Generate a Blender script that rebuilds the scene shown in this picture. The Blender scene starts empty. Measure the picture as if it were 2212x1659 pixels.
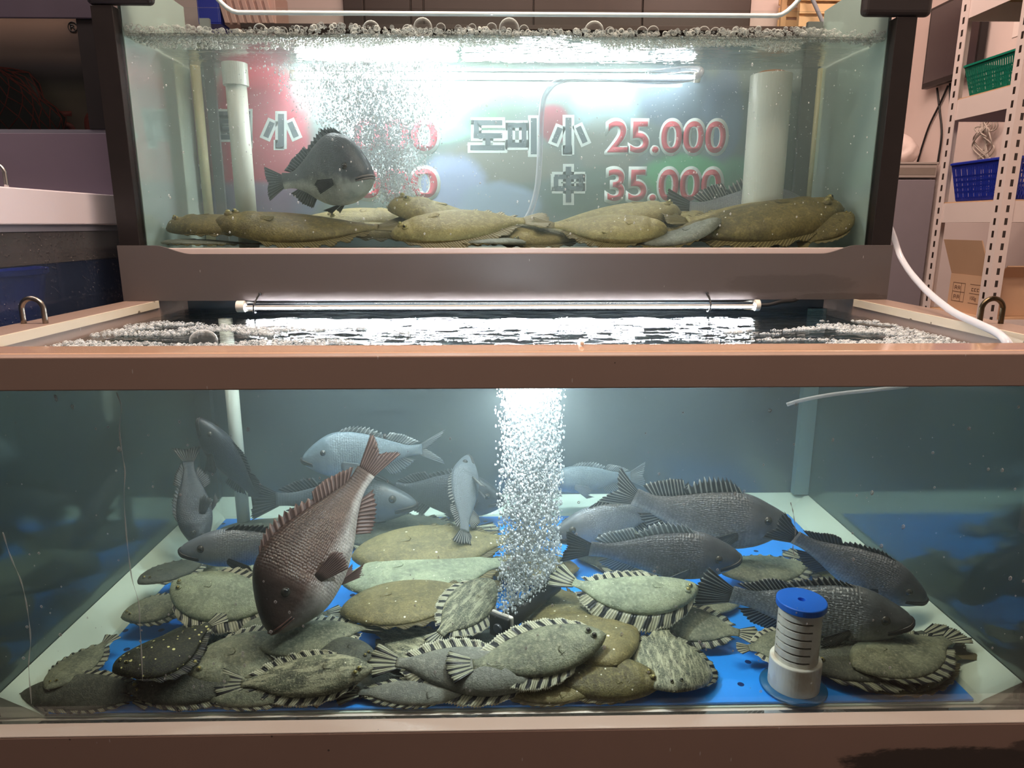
import bpy, bmesh, math, random
import numpy as np
from mathutils import Vector, Matrix, noise as mnoise

SC = bpy.context.scene
COL = SC.collection
R = math.radians
V = Vector
random.seed(7)
rng = np.random.default_rng(7)

# ------------------------------------------------------------------ camera
CAM = V((0.0, -0.8, 1.15))
PITCH, YAW, FPX = R(12.85), R(-1.2), 1510.0
cam_data = bpy.data.cameras.new('camera')
cam_data.sensor_width = 36.0
cam_data.lens = FPX / 2212 * 36.0
cam_data.clip_start = 0.02
camera = bpy.data.objects.new('camera', cam_data)
camera.location = CAM
camera.rotation_euler = (math.pi / 2 - PITCH, 0, YAW)
COL.objects.link(camera)
SC.camera = camera
CROT = camera.rotation_euler.to_matrix()


def ray(px, py):
    return CROT @ V(((px - 1106) / FPX, (829.5 - py) / FPX, -1.0))


def PY(px, py, Y):
    d = ray(px, py)
    return CAM + d * ((Y - CAM.y) / d.y)


def PZ(px, py, z):
    d = ray(px, py)
    return CAM + d * ((z - CAM.z) / d.z)


def PX(px, py, X):
    d = ray(px, py)
    return CAM + d * ((X - CAM.x) / d.x)


# ------------------------------------------------------------------ world, lamps, exposure
world = bpy.data.worlds.new('room_air')
SC.world = world
world.use_nodes = True
bg = world.node_tree.nodes['Background']
bg.inputs[0].default_value = (0.55, 0.44, 0.42, 1)
bg.inputs[1].default_value = 0.17


def area_lamp(name, loc, target, sx, sy, power, color):
    d = bpy.data.lights.new(name, 'AREA')
    d.shape = 'RECTANGLE'
    d.size, d.size_y = sx, sy
    d.energy = power
    d.color = color
    o = bpy.data.objects.new(name, d)
    o.location = loc
    o.rotation_euler = (V(target) - V(loc)).to_track_quat('-Z', 'Y').to_euler()
    COL.objects.link(o)
    return o


area_lamp('ceiling_lamp', (0.1, 0.22, 2.75), (0.1, 0.22, 0), 1.3, 0.3, 42, (1.0, 0.78, 0.60))
area_lamp('ceiling_lamp_by_shelf', (1.2, 1.6, 2.72), (1.75, 2.3, 1.0), 0.9, 0.3, 20, (1.0, 0.74, 0.62))
area_lamp('ceiling_lamp_behind_tank', (0.0, 1.9, 2.72), (0.0, 2.4, 1.0), 1.2, 0.3, 8, (1.0, 0.78, 0.66))
area_lamp('ceiling_lamp_by_entrance', (0.2, -0.55, 2.72), (0.1, -0.3, 0.0), 1.2, 0.3, 25, (1.0, 0.82, 0.70))
area_lamp('added_lamp_over_neighbour', (-1.2, 0.3, 2.72), (-1.2, 0.3, 0.0), 0.8, 0.3, 14, (1.0, 0.88, 0.88))  # lamp added out of view to brighten the blue tub next door

SC.view_settings.view_transform = 'Standard'
SC.view_settings.look = 'None'
SC.view_settings.gamma = 1.0
SC.view_settings.use_curve_mapping = False
SC.view_settings.exposure = 0.0
SC.cycles.use_denoising = True
SC.cycles.use_adaptive_sampling = True
SC.cycles.adaptive_threshold = 0.12
SC.cycles.adaptive_min_samples = 16
SC.cycles.max_bounces = 7
SC.cycles.transparent_max_bounces = 18
SC.cycles.diffuse_bounces = 3
SC.cycles.glossy_bounces = 4
SC.cycles.transmission_bounces = 4
SC.cycles.volume_bounces = 1
SC.cycles.caustics_reflective = False
SC.cycles.caustics_refractive = False
SC.cycles.sample_clamp_indirect = 4.0
SC.cycles.volume_max_steps = 64

LED_LOW, LED_UP = 230.0, 92.0
HAZE_LOW, HAZE_UP = 0.38, 1.0

# ------------------------------------------------------------------ material helpers


def C(r, g, b):
    f = lambda c: (c / 255 / 12.92) if c / 255 <= 0.04045 else ((c / 255 + 0.055) / 1.055) ** 2.4
    return (f(r), f(g), f(b), 1.0)


class NT:
    """thin wrapper round a node tree"""

    def __init__(self, name):
        self.mat = bpy.data.materials.new(name)
        self.mat.use_nodes = True
        self.t = self.mat.node_tree
        self.t.nodes.clear()
        self.out = self.t.nodes.new('ShaderNodeOutputMaterial')

    def n(self, kind, **kw):
        nd = self.t.nodes.new('ShaderNode' + kind)
        for k, v in kw.items():
            setattr(nd, k, v)
        return nd

    def set(self, sock, v):
        if isinstance(v, bpy.types.NodeSocket):
            self.t.links.new(v, sock)
        elif v is not None:
            if hasattr(sock, 'default_value') and sock.type == 'RGBA' and not hasattr(v, '__len__'):
                v = (v, v, v, 1)
            if sock.type == 'VECTOR' and not hasattr(v, '__len__'):
                v = (v, v, v)
            sock.default_value = v

    def math(self, op, a, b=None, c=None, clamp=False):
        nd = self.n('Math', operation=op, use_clamp=clamp)
        for i, x in enumerate((a, b, c)):
            if x is not None:
                self.set(nd.inputs[i], x)
        return nd.outputs[0]

    def mix(self, f, a, b, mode='MIX'):
        nd = self.n('Mix', data_type='RGBA', blend_type=mode)
        self.set(nd.inputs[0], f)
        self.set(nd.inputs[6], a)
        self.set(nd.inputs[7], b)
        return nd.outputs[2]

    def ramp(self, f, stops, interp='LINEAR'):
        nd = self.n('ValToRGB')
        cr = nd.color_ramp
        cr.interpolation = interp
        while len(cr.elements) < len(stops):
            cr.elements.new(0.5)
        for e, (p, col) in zip(cr.elements, stops):
            e.position = p
            e.color = col if hasattr(col, '__len__') else (col, col, col, 1)
        self.set(nd.inputs[0], f)
        return nd.outputs[0]

    def coord(self, which='Object'):
        return self.n('TexCoord').outputs[which]

    def mapping(self, vec, scale=(1, 1, 1), loc=(0, 0, 0), rot=(0, 0, 0)):
        nd = self.n('Mapping')
        self.set(nd.inputs['Vector'], vec)
        nd.inputs['Scale'].default_value = scale
        nd.inputs['Location'].default_value = loc
        nd.inputs['Rotation'].default_value = rot
        return nd.outputs[0]

    def noise(self, vec, scale, detail=4, rough=0.55):
        nd = self.n('TexNoise')
        self.set(nd.inputs['Vector'], vec)
        nd.inputs['Scale'].default_value = scale
        nd.inputs['Detail'].default_value = detail
        nd.inputs['Roughness'].default_value = rough
        return nd.outputs['Fac']

    def voronoi(self, vec, scale, feature='F1', rnd=1.0):
        nd = self.n('TexVoronoi', feature=feature)
        self.set(nd.inputs['Vector'], vec)
        nd.inputs['Scale'].default_value = scale
        nd.inputs['Randomness'].default_value = rnd
        return nd

    def bump(self, h, strength=0.3, dist=0.002):
        nd = self.n('Bump')
        nd.inputs['Strength'].default_value = strength
        nd.inputs['Distance'].default_value = dist
        self.set(nd.inputs['Height'], h)
        return nd.outputs[0]

    def principled(self, color, rough=0.5, metal=0.0, normal=None, spec=0.5, coat=0.0, emis=None, es=0.0, sss=0.0):
        p = self.n('BsdfPrincipled')
        self.set(p.inputs['Base Color'], color)
        self.set(p.inputs['Roughness'], rough)
        self.set(p.inputs['Metallic'], metal)
        self.set(p.inputs['Specular IOR Level'], spec)
        self.set(p.inputs['Coat Weight'], coat)
        p.inputs['Coat Roughness'].default_value = 0.08
        if normal is not None:
            self.set(p.inputs['Normal'], normal)
        if emis is not None:
            self.set(p.inputs['Emission Color'], emis)
            p.inputs['Emission Strength'].default_value = es
        return p.outputs[0]

    def mixsh(self, f, a, b):
        nd = self.n('MixShader')
        self.set(nd.inputs[0], f)
        self.t.links.new(a, nd.inputs[1])
        self.t.links.new(b, nd.inputs[2])
        return nd.outputs[0]

    def done(self, surf=None, vol=None):
        if surf is not None:
            self.t.links.new(surf, self.out.inputs['Surface'])
        if vol is not None:
            self.t.links.new(vol, self.out.inputs['Volume'])
        return self.mat


def mat_plain(name, col, rough=0.5, metal=0.0, var=0.12, scale=14, bump=0.0, spec=0.5, coat=0.0):
    m = NT(name)
    co = m.coord()
    nz = m.noise(co, scale)
    dark = tuple(c * (1 - var) for c in col[:3]) + (1,)
    lite = tuple(min(1, c * (1 + var)) for c in col[:3]) + (1,)
    c = m.mix(nz, dark, lite)
    nrm = m.bump(m.noise(co, scale * 12), bump, 0.001) if bump else None
    return m.done(m.principled(c, rough, metal, nrm, spec, coat))


def mat_frame(name, col, rough=0.38, stain=(0.05, 0.04, 0.035, 1), smear=None, coat=0.0, specks=0.5):
    """painted board with little dark specks, faint scuffs and an optional smear of dirt (ellipse in object space)"""
    m = NT(name)
    co = m.coord()
    c = m.mix(m.noise(co, 5), tuple(x * .9 for x in col[:3]) + (1,), tuple(min(1, x * 1.08) for x in col[:3]) + (1,))
    vo = m.voronoi(co, 42)
    sp = m.math('LESS_THAN', vo.outputs['Distance'], m.math('MULTIPLY', m.noise(co, 9), 0.16 * specks))
    sp2 = m.math('MULTIPLY', sp, m.math('GREATER_THAN', m.noise(co, 3.1), 0.52))
    c = m.mix(m.math('MULTIPLY', sp2, 0.85), c, stain)
    scr = m.voronoi(m.mapping(co, (60, 60, 14), rot=(0, 0.5, 0)), 1)
    c = m.mix(m.math('MULTIPLY', m.math('LESS_THAN', scr.outputs['Distance'], 0.045), 0.35), c, (0.75, 0.72, 0.7, 1))
    if smear:
        for (x, z, rx, rz, amt, ns) in smear:
            sx = m.n('SeparateXYZ')
            m.set(sx.inputs[0], co)
            dx = m.math('DIVIDE', m.math('SUBTRACT', sx.outputs[0], x), rx)
            dz = m.math('DIVIDE', m.math('SUBTRACT', sx.outputs[2], z), rz)
            d = m.math('ADD', m.math('POWER', m.math('ABSOLUTE', dx), 3), m.math('POWER', m.math('ABSOLUTE', dz), 3))
            nz = m.noise(m.mapping(co, (ns * .35, 1, ns)), 1, 6, 0.7)
            f = m.ramp(m.math('SUBTRACT', m.math('MULTIPLY', nz, 2.0), d), [(0.12, 0.0), (0.5, 1.0)])
            c = m.mix(m.math('MULTIPLY', f, amt), c, stain)
    nrm = m.bump(m.noise(co, 160), 0.06, 0.001)
    return m.done(m.principled(c, rough, 0, nrm, 0.5, coat))


def mat_pane(name, tint=(0.93, 0.98, 0.96, 1), refl=1.0, bump=0.0):
    """clear thin pane: see-through with a Fresnel sheen"""
    m = NT(name)
    tr = m.n('BsdfTransparent')
    tr.inputs[0].default_value = tint
    gl = m.n('BsdfGlossy')
    gl.inputs['Roughness'].default_value = 0.02
    fr = m.n('Fresnel')
    fr.inputs[0].default_value = 1.33
    if bump:
        nb = m.bump(m.noise(m.coord(), 25), bump, 0.002)
        m.set(gl.inputs['Normal'], nb)
        m.set(fr.inputs['Normal'], nb)
    return m.done(m.mixsh(m.math('MULTIPLY', fr.outputs[0], refl), tr.outputs[0], gl.outputs[0]))


def mat_film(name, col=(0.9, 0.92, 0.9, 1), power=2.2, base=0.06):
    """soap-bubble film: clear face on, white at the rim"""
    m = NT(name)
    tr = m.n('BsdfTransparent')
    lw = m.n('LayerWeight')
    lw.inputs[0].default_value = 0.5
    f = m.math('ADD', m.math('POWER', lw.outputs['Facing'], power), base, clamp=True)
    di = m.principled(col, 0.25, 0, None, 0.8)
    return m.done(m.mixsh(f, tr.outputs[0], di))


def mat_emit(name, col, strength):
    m = NT(name)
    e = m.n('Emission')
    e.inputs[0].default_value = col
    e.inputs[1].default_value = strength
    return m.done(e.outputs[0])


def mat_haze(name, col, density, absorb=None, adens=0.0, aniso=0.2):
    m = NT(name)
    s = m.n('VolumeScatter')
    s.inputs['Color'].default_value = col
    s.inputs['Density'].default_value = density
    s.inputs['Anisotropy'].default_value = aniso
    o = s.outputs[0]
    if absorb:
        a = m.n('VolumeAbsorption')
        a.inputs['Color'].default_value = absorb
        a.inputs['Density'].default_value = adens
        ad = m.n('AddShader')
        m.t.links.new(o, ad.inputs[0])
        m.t.links.new(a.outputs[0], ad.inputs[1])
        o = ad.outputs[0]
    return m.done(None, o)


# ------------------------------------------------------------------ mesh helpers
class MB:
    """collects shapes into one mesh"""

    def __init__(self):
        self.v, self.f, self.m = [], [], []

    def add(self, vs, fs, mi=0):
        b = len(self.v)
        self.v += [tuple(p) for p in vs]
        self.f += [tuple(i + b for i in q) for q in fs]
        self.m += [mi] * len(fs)
        return self

    def box(self, x0, x1, y0, y1, z0, z1, mi=0):
        vs = [(x0, y0, z0), (x1, y0, z0), (x1, y1, z0), (x0, y1, z0), (x0, y0, z1), (x1, y0, z1), (x1, y1, z1), (x0, y1, z1)]
        fs = [(0, 3, 2, 1), (4, 5, 6, 7), (0, 1, 5, 4), (1, 2, 6, 5), (2, 3, 7, 6), (3, 0, 4, 7)]
        return self.add(vs, fs, mi)

    def hexa(self, a, b, mi=0):
        """two quads a (4 pts) and b (4 pts) joined to a solid"""
        fs = [(3, 2, 1, 0), (4, 5, 6, 7)] + [(i, (i + 1) % 4, 4 + (i + 1) % 4, 4 + i) for i in range(4)]
        return self.add(list(a) + list(b), fs, mi)

    def prism(self, pts, off, mi=0):
        """polygon pts (3-D) extruded by off"""
        n = len(pts)
        off = V(off)
        vs = [V(p) for p in pts] + [V(p) + off for p in pts]
        fs = [tuple(range(n))[::-1], tuple(range(n, 2 * n))] + [(i, (i + 1) % n, n + (i + 1) % n, n + i) for i in range(n)]
        return self.add(vs, fs, mi)

    def tube(self, pts, r, n=10, mi=0, cap=True):
        pts = [V(p) for p in pts]
        rs = r if hasattr(r, '__len__') else [r] * len(pts)
        vs, fs = [], []
        t0 = (pts[1] - pts[0]).normalized()
        up = V((0, 0, 1)) if abs(t0.z) < 0.9 else V((1, 0, 0))
        u = t0.cross(up).normalized()
        for i, p in enumerate(pts):
            t = (pts[min(i + 1, len(pts) - 1)] - pts[max(i - 1, 0)]).normalized()
            u = (u - t * u.dot(t)).normalized()
            w = t.cross(u)
            for k in range(n):
                a = 2 * math.pi * k / n
                vs.append(p + (u * math.cos(a) + w * math.sin(a)) * rs[i])
        for i in range(len(pts) - 1):
            for k in range(n):
                k2 = (k + 1) % n
                fs.append((i * n + k, i * n + k2, (i + 1) * n + k2, (i + 1) * n + k))
        if cap:
            fs.append(tuple(range(n))[::-1])
            fs.append(tuple((len(pts) - 1) * n + k for k in range(n)))
        return self.add(vs, fs, mi)

    def lathe(self, prof, c=(0, 0, 0), n=32, mi=0, axis='z'):
        vs, fs = [], []
        for (r, z) in prof:
            for k in range(n):
                a = 2 * math.pi * k / n
                p = (r * math.cos(a), r * math.sin(a), z)
                if axis == 'x':
                    p = (p[2], p[0], p[1])
                vs.append((p[0] + c[0], p[1] + c[1], p[2] + c[2]))
        for i in range(len(prof) - 1):
            for k in range(n):
                k2 = (k + 1) % n
                fs.append((i * n + k, i * n + k2, (i + 1) * n + k2, (i + 1) * n + k))
        if prof[0][0] > 1e-6:
            fs.append(tuple(range(n))[::-1])
        if prof[-1][0] > 1e-6:
            fs.append(tuple((len(prof) - 1) * n + k for k in range(n)))
        return self.add(vs, fs, mi)

    def ball(self, c, r, n=12, mi=0, sz=(1, 1, 1)):
        prof = [(math.sin(math.pi * i / n), -math.cos(math.pi * i / n)) for i in range(n + 1)]
        vs, fs = [], []
        k = n * 2
        vs.append((0, 0, -1))
        for (rr, z) in prof[1:-1]:
            for j in range(k):
                a = 2 * math.pi * j / k
                vs.append((rr * math.cos(a), rr * math.sin(a), z))
        vs.append((0, 0, 1))
        L = len(vs) - 1
        for j in range(k):
            fs.append((0, 1 + (j + 1) % k, 1 + j))
            fs.append((L, L - k + j, L - k + (j + 1) % k))
        for i in range(n - 2):
            for j in range(k):
                a = 1 + i * k
                fs.append((a + j, a + (j + 1) % k, a + k + (j + 1) % k, a + k + j))
        vs = [(c[0] + p[0] * r * sz[0], c[1] + p[1] * r * sz[1], c[2] + p[2] * r * sz[2]) for p in vs]
        return self.add(vs, fs, mi)

    def build(self, name, mats, parent=None, smooth=False, bevel=0.0, seg=2, uv=None):
        me = bpy.data.meshes.new(name)
        me.from_pydata(self.v, [], self.f)
        for mt in (mats if isinstance(mats, (list, tuple)) else [mats]):
            me.materials.append(mt)
        if any(self.m):
            me.polygons.foreach_set('material_index', self.m)
        if smooth:
            me.polygons.foreach_set('use_smooth', [True] * len(me.polygons))
        me.update()
        o = bpy.data.objects.new(name, me)
        COL.objects.link(o)
        if parent is not None:
            o.parent = parent
        if bevel:
            b = o.modifiers.new('bevel', 'BEVEL')
            b.width, b.segments, b.limit_method = bevel, seg, 'ANGLE'
        if smooth == 'auto':
            pass
        return o


def tag(o, label, cat, group=None, kind=None):
    if label:
        o['label'] = label
    if cat:
        o['category'] = cat
    if group:
        o['group'] = group
    if kind:
        o['kind'] = kind
    return o


def thing(name, label, cat, loc=(0, 0, 0), group=None):
    o = bpy.data.objects.new(name, None)
    o.empty_display_size = 0.05
    o.location = loc
    COL.objects.link(o)
    return tag(o, label, cat, group)


def under(o, root):
    """keep world coordinates of a mesh that is parented to an Empty that is not at the origin"""
    o.parent = root
    o.matrix_parent_inverse = Matrix.Translation(root.location).inverted()
    return o


def spline(pts, n=24):
    """Catmull-Rom through pts"""
    pts = [V(p) for p in pts]
    P = [pts[0] * 2 - pts[1]] + pts + [pts[-1] * 2 - pts[-2]]
    out = []
    m = len(pts) - 1
    for i in range(m):
        a, b, c, d = P[i:i + 4]
        k = max(2, n // m)
        for j in range(k):
            t = j / k
            out.append(0.5 * ((2 * b) + (c - a) * t + (2 * a - 5 * b + 4 * c - d) * t * t + (3 * b - a - 3 * c + d) * t ** 3))
    out.append(pts[-1])
    return out


def herm(xs, ys):
    """smooth (monotone-ish) interpolation through points"""
    xs, ys = np.array(xs, float), np.array(ys, float)
    m = np.gradient(ys, xs)

    def f(x):
        x = np.clip(x, xs[0], xs[-1])
        i = int(np.clip(np.searchsorted(xs, x) - 1, 0, len(xs) - 2))
        h = xs[i + 1] - xs[i]
        t = (x - xs[i]) / h
        return ((2 * t ** 3 - 3 * t ** 2 + 1) * ys[i] + (t ** 3 - 2 * t ** 2 + t) * h * m[i]
                + (-2 * t ** 3 + 3 * t ** 2) * ys[i + 1] + (t ** 3 - t ** 2) * h * m[i + 1])
    return f


def sstep(a, b, x):
    t = min(1, max(0, (x - a) / (b - a)))
    return t * t * (3 - 2 * t)


def ico_cloud(name, pts, rads, mat, parent=None, sub=1, squash=None, jit=None, half=False):
    """many small balls in one mesh (numpy)"""
    bm = bmesh.new()
    bmesh.ops.create_icosphere(bm, subdivisions=sub, radius=1.0)
    bv = np.array([v.co[:] for v in bm.verts])
    bf = np.array([[v.index for v in f.verts] for f in bm.faces])
    bm.free()
    pts, rads = np.asarray(pts, float), np.asarray(rads, float)
    sq = np.ones((len(pts), 3)) if squash is None else np.asarray(squash, float)
    vv = (pts[:, None, :] + bv[None] * rads[:, None, None] * sq[:, None, :]).reshape(-1, 3)
    ff = (bf[None] + (np.arange(len(pts)) * len(bv))[:, None, None]).reshape(-1, 3)
    me = bpy.data.meshes.new(name)
    me.vertices.add(len(vv))
    me.vertices.foreach_set('co', vv.ravel())
    me.loops.add(ff.size)
    me.loops.foreach_set('vertex_index', ff.ravel())
    me.polygons.add(len(ff))
    me.polygons.foreach_set('loop_start', np.arange(len(ff)) * 3)
    me.polygons.foreach_set('use_smooth', np.ones(len(ff), bool))
    me.update(calc_edges=True)
    me.validate()
    me.materials.append(mat)
    o = bpy.data.objects.new(name, me)
    COL.objects.link(o)
    if parent is not None:
        o.parent = parent
    return o

# ------------------------------------------------------------------ shared materials
M_FRAME = mat_frame('beige_laminate', C(152, 128, 115), 0.36, coat=0.15)
M_BASE = mat_frame('beige_laminate_base', C(150, 124, 111), 0.42, specks=0.8,
                   smear=[(0.60, 0.437, 0.145, 0.026, 0.97, 60), (0.74, 0.452, 0.06, 0.02, 0.8, 70)])
M_PANEL = mat_frame('grey_laminate', C(94, 86, 84), 0.40, specks=0.35,
                    smear=[(0.59, 1.034, 0.15, 0.020, 0.32, 75), (0.70, 1.006, 0.10, 0.010, 0.45, 90)])
M_WET_LIT_TOP = mat_frame('wet_lit_laminate', C(196, 158, 132), 0.12, coat=0.7, specks=0.2)  # wet gloss; light from above is put into the paler, warmer colour
M_LEDGE = mat_frame('cream_ledge', C(240, 226, 212), 0.35, specks=0.25)
M_LIP = mat_frame('speckled_cream_lip', C(214, 200, 176), 0.5, stain=(0.10, 0.06, 0.03, 1), specks=2.6)
M_BLACK = mat_plain('black_frame', C(40, 35, 35), 0.35, 0, 0.2)
M_POST = mat_plain('dark_brown_post', C(30, 25, 24), 0.32, 0, 0.25, 30)
M_GLASS = mat_pane('tank_glass', (0.94, 0.98, 0.97, 1), 0.8)
M_GLASS_UP = mat_pane('upper_tank_glass', (0.95, 0.985, 0.975, 1), 0.6)
M_EDGE = mat_plain('cut_glass_edge', C(226, 236, 234), 0.15, 0, 0.1, 20, 0, 0.8)
M_STRIP = mat_plain('pale_green_board', C(206, 222, 205), 0.45, 0, 0.06, 6)
M_BLUE = None
M_STEEL = mat_plain('worn_steel', C(150, 142, 132), 0.28, 1.0, 0.35, 60)
M_DARKSTEEL = mat_plain('tarnished_steel', C(92, 80, 62), 0.3, 1.0, 0.4, 60)
M_PVC = mat_plain('grey_white_pvc', C(214, 218, 205), 0.35, 0, 0.06, 12)
M_BLACKRUB = mat_plain('black_rubber', C(22, 22, 24), 0.5)
M_HOSE = None


def mat_hose():
    m = NT('clear_hose')
    tr = m.n('BsdfTransparent')
    tr.inputs[0].default_value = (0.92, 0.94, 0.97, 1)
    lw = m.n('LayerWeight')
    lw.inputs[0].default_value = 0.5
    f = m.math('ADD', m.math('MULTIPLY', m.math('POWER', lw.outputs['Facing'], 1.6), 0.8), 0.28, clamp=True)
    p = m.principled(C(228, 230, 238), 0.12, 0, None, 0.8)
    return m.done(m.mixsh(f, tr.outputs[0], p))


M_HOSE = mat_hose()


def mat_mirror_wall(name, col, refl, rough=0.06):
    """dark glass side wall that mirrors the inside of the tank at a slant"""
    m = NT(name)
    co = m.coord()
    p = m.principled(m.mix(m.noise(co, 4), tuple(c * .8 for c in col[:3]) + (1,), tuple(c * 1.25 for c in col[:3]) + (1,)), 0.5)
    g = m.n('BsdfGlossy')
    g.inputs['Roughness'].default_value = rough
    g.inputs['Color'].default_value = (0.8, 0.95, 0.92, 1)
    return m.done(m.mixsh(refl, p, g.outputs[0]))


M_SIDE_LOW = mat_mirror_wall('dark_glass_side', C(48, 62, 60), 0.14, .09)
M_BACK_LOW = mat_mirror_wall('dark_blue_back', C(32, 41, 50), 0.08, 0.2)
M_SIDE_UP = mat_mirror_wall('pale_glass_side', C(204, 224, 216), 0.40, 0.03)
M_BACKPOST = mat_plain('grey_green_back_post', C(96, 100, 98), 0.5, 0, 0.2)
M_SEAM = mat_plain('yellowed_silicone', C(196, 192, 150), 0.4, 0, 0.18, 60)

# ------------------------------------------------------------------ lower tank
XL, XR = -0.675, 0.725      # inside walls
OL, OR = -0.742, 0.791      # outside
Y_GL, Y_BK = 0.024, 0.74    # front glass, back wall
Z_FL, Z_W = 0.500, 0.972    # floor, water level
Z_RIM = 1.0015
low = thing('fish_tank', 'large beige laminate fish tank full of flatfish, under the flounder tank', 'fish tank', (0.025, 0.37, 0.0))


def part(mb, name, mat, root, **kw):
    return under(mb.build(name, mat, None, **kw), root)


m = MB()
m.box(OL, OR, 0.0, 0.020, 0.9616, Z_RIM)
part(m, 'front_rim', M_FRAME, low, bevel=0.0015)
m = MB()
m.box(OL, OR, 0.0202, 0.074, 0.990, Z_RIM + 0.0005)
o = part(m, 'rim_top', M_WET_LIT_TOP, low, bevel=0.002)
for (x0, x1, xi) in ((OL, XL, XL), (XR, OR, XR)):
    part(MB().box(x0, x1, 0.0745, 0.80, 0.955, Z_RIM), 'side_rail', M_FRAME, low, bevel=0.002)
    sx = 0.0008 if xi == XL else -0.0008
    part(MB().box(min(xi, xi + sx * 4), max(xi, xi + sx * 4), 0.076, 0.604, 0.9885, Z_RIM + 0.0012), 'rail_lip', M_LIP, low)
part(MB().box(OL, OR, 0.0, 0.03, 0.0, 0.496), 'base_panel', M_BASE, low, bevel=0.0015)
part(MB().box(OL, OR, 0.0302, 0.80, 0.0, 0.40), 'base_cabinet', M_FRAME, low)
part(MB().box(OL + .001, OR - .001, 0.0005, 0.036, 0.4962, 0.4985), 'base_ledge', M_LEDGE, low, bevel=0.0008)
part(MB().box(XL - .02, XR + .02, Y_GL, Y_GL + .006, 0.4988, 0.975), 'front_glass', M_GLASS, low)
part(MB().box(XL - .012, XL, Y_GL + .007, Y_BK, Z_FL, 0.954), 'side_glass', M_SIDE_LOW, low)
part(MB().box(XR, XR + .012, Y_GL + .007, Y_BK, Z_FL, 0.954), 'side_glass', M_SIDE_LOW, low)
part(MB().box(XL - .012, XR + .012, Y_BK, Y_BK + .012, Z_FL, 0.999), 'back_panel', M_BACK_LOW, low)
part(MB().box(OL, OR, 0.0365, 0.80, 0.4005, 0.4955), 'tank_floor', M_FRAME, low)
part(MB().box(XL - .012, XR + .012, 0.0366, 0.752, 0.4957, 0.4998), 'floor_sheet', M_STRIP, low)
# cream boards along the foot of the walls, leaning
for s, X in ((1, XL), (-1, XR)):
    a = [V((X + s * .001, Y_GL + .012, .5002)), V((X + s * .058, Y_GL + .012, .5002)), V((X + s * .052, Y_GL + .012, .506)), V((X + s * .001, Y_GL + .012, .5330))]
    b = [V((p.x, Y_BK - .001, p.z)) for p in a]
    part(MB().hexa(a, b), 'foot_board', M_STRIP, low)
a = [V((XL + .002, Y_BK - .001, .5003)), V((XL + .002, Y_BK - .055, .5003)), V((XL + .002, Y_BK - .05, .506)), V((XL + .002, Y_BK - .001, .533))]
part(MB().hexa(a, [V((XR - .002, p.y, p.z)) for p in a]), 'foot_board', M_STRIP, low)
# white corner seams at the back
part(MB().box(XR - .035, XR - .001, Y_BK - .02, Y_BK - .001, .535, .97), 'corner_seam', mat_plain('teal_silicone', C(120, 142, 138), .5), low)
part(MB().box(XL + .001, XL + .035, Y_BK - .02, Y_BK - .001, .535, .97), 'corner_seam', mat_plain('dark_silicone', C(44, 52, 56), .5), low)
# lifting hoops on the rails
for (px, py, mt) in ((75, 698, M_STEEL), (2138, 702, M_DARKSTEEL)):
    c = PZ(px, py, Z_RIM)
    X = -0.712 if px < 1000 else 0.757
    c = PX(px, py, X)
    c = V((X, c.y, Z_RIM))
    w = 0.0165
    pts = [c + V((-w, 0, 0)), c + V((-w, 0, .022))] + [c + V((-w * math.cos(a), 0, .022 + w * math.sin(a))) for a in np.linspace(.25, math.pi - .25, 9)] + [c + V((w, 0, .022)), c + V((w, 0, 0))]
    o = part(MB().tube(spline(pts, 48), 0.0040, 10), 'lifting_hoop', mt, low, smooth=True)
    o['label'] = 'tarnished steel lifting hoop'

# blue perforated plate on the floor
m = NT('blue_plate')
co = m.coord()
sx = m.n('SeparateXYZ')
m.set(sx.inputs[0], co)
P_ = 0.058
fx = m.math('SUBTRACT', m.math('FRACT', m.math('DIVIDE', m.math('ADD', sx.outputs[0], m.math('MULTIPLY', m.math('FLOOR', m.math('DIVIDE', sx.outputs[1], P_ * .9)), 0.029)), P_)), 0.5)
fy = m.math('SUBTRACT', m.math('FRACT', m.math('DIVIDE', sx.outputs[1], P_ * .9)), 0.5)
r2 = m.math('ADD', m.math('POWER', fx, 2), m.math('POWER', m.math('MULTIPLY', fy, .9), 2))
hole = m.math('LESS_THAN', r2, 0.0068)
colr = m.mix(hole, C(36, 146, 250), C(6, 40, 100))
M_BLUE = m.done(m.principled(colr, 0.35, 0, None, 0.4))
o = MB().box(XL + .062, XR - .062, 0.040, 0.68, .5005, .5045).build('perforated_plate', M_BLUE, None, bevel=.001)
tag(o, 'bright blue perforated plate on the lower tank floor under the flatfish', 'plate')

# water of the lower tank
M_HAZE_LOW = mat_haze('murky_water', (0.70, 0.82, 0.84, 1), HAZE_LOW, (0.66, 0.88, 0.88, 1), 0.5)
M_HAZE_UP = mat_haze('cloudy_water', (0.78, 0.92, 0.92, 1), HAZE_UP, (0.75, 0.95, 0.92, 1), 0.25)


def mat_surface(name, scale, bump, ior, tint, rough=0.01, add=0.0):
    m = NT(name)
    co = m.mapping(m.coord(), scale)
    h = m.math('ADD', m.noise(co, 1.0, 3, .6), m.math('MULTIPLY', m.noise(co, 3.1, 2, .5), .35))
    nb = m.bump(h, bump, 0.01)
    tr = m.n('BsdfTransparent')
    tr.inputs[0].default_value = tint
    gl = m.n('BsdfGlossy')
    gl.inputs['Roughness'].default_value = rough
    m.set(gl.inputs['Normal'], nb)
    fr = m.n('Fresnel')
    fr.inputs[0].default_value = ior
    m.set(fr.inputs['Normal'], nb)
    f = m.math('ADD', fr.outputs[0], add, clamp=True)
    return m.done(m.mixsh(f, tr.outputs[0], gl.outputs[0]))


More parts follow.
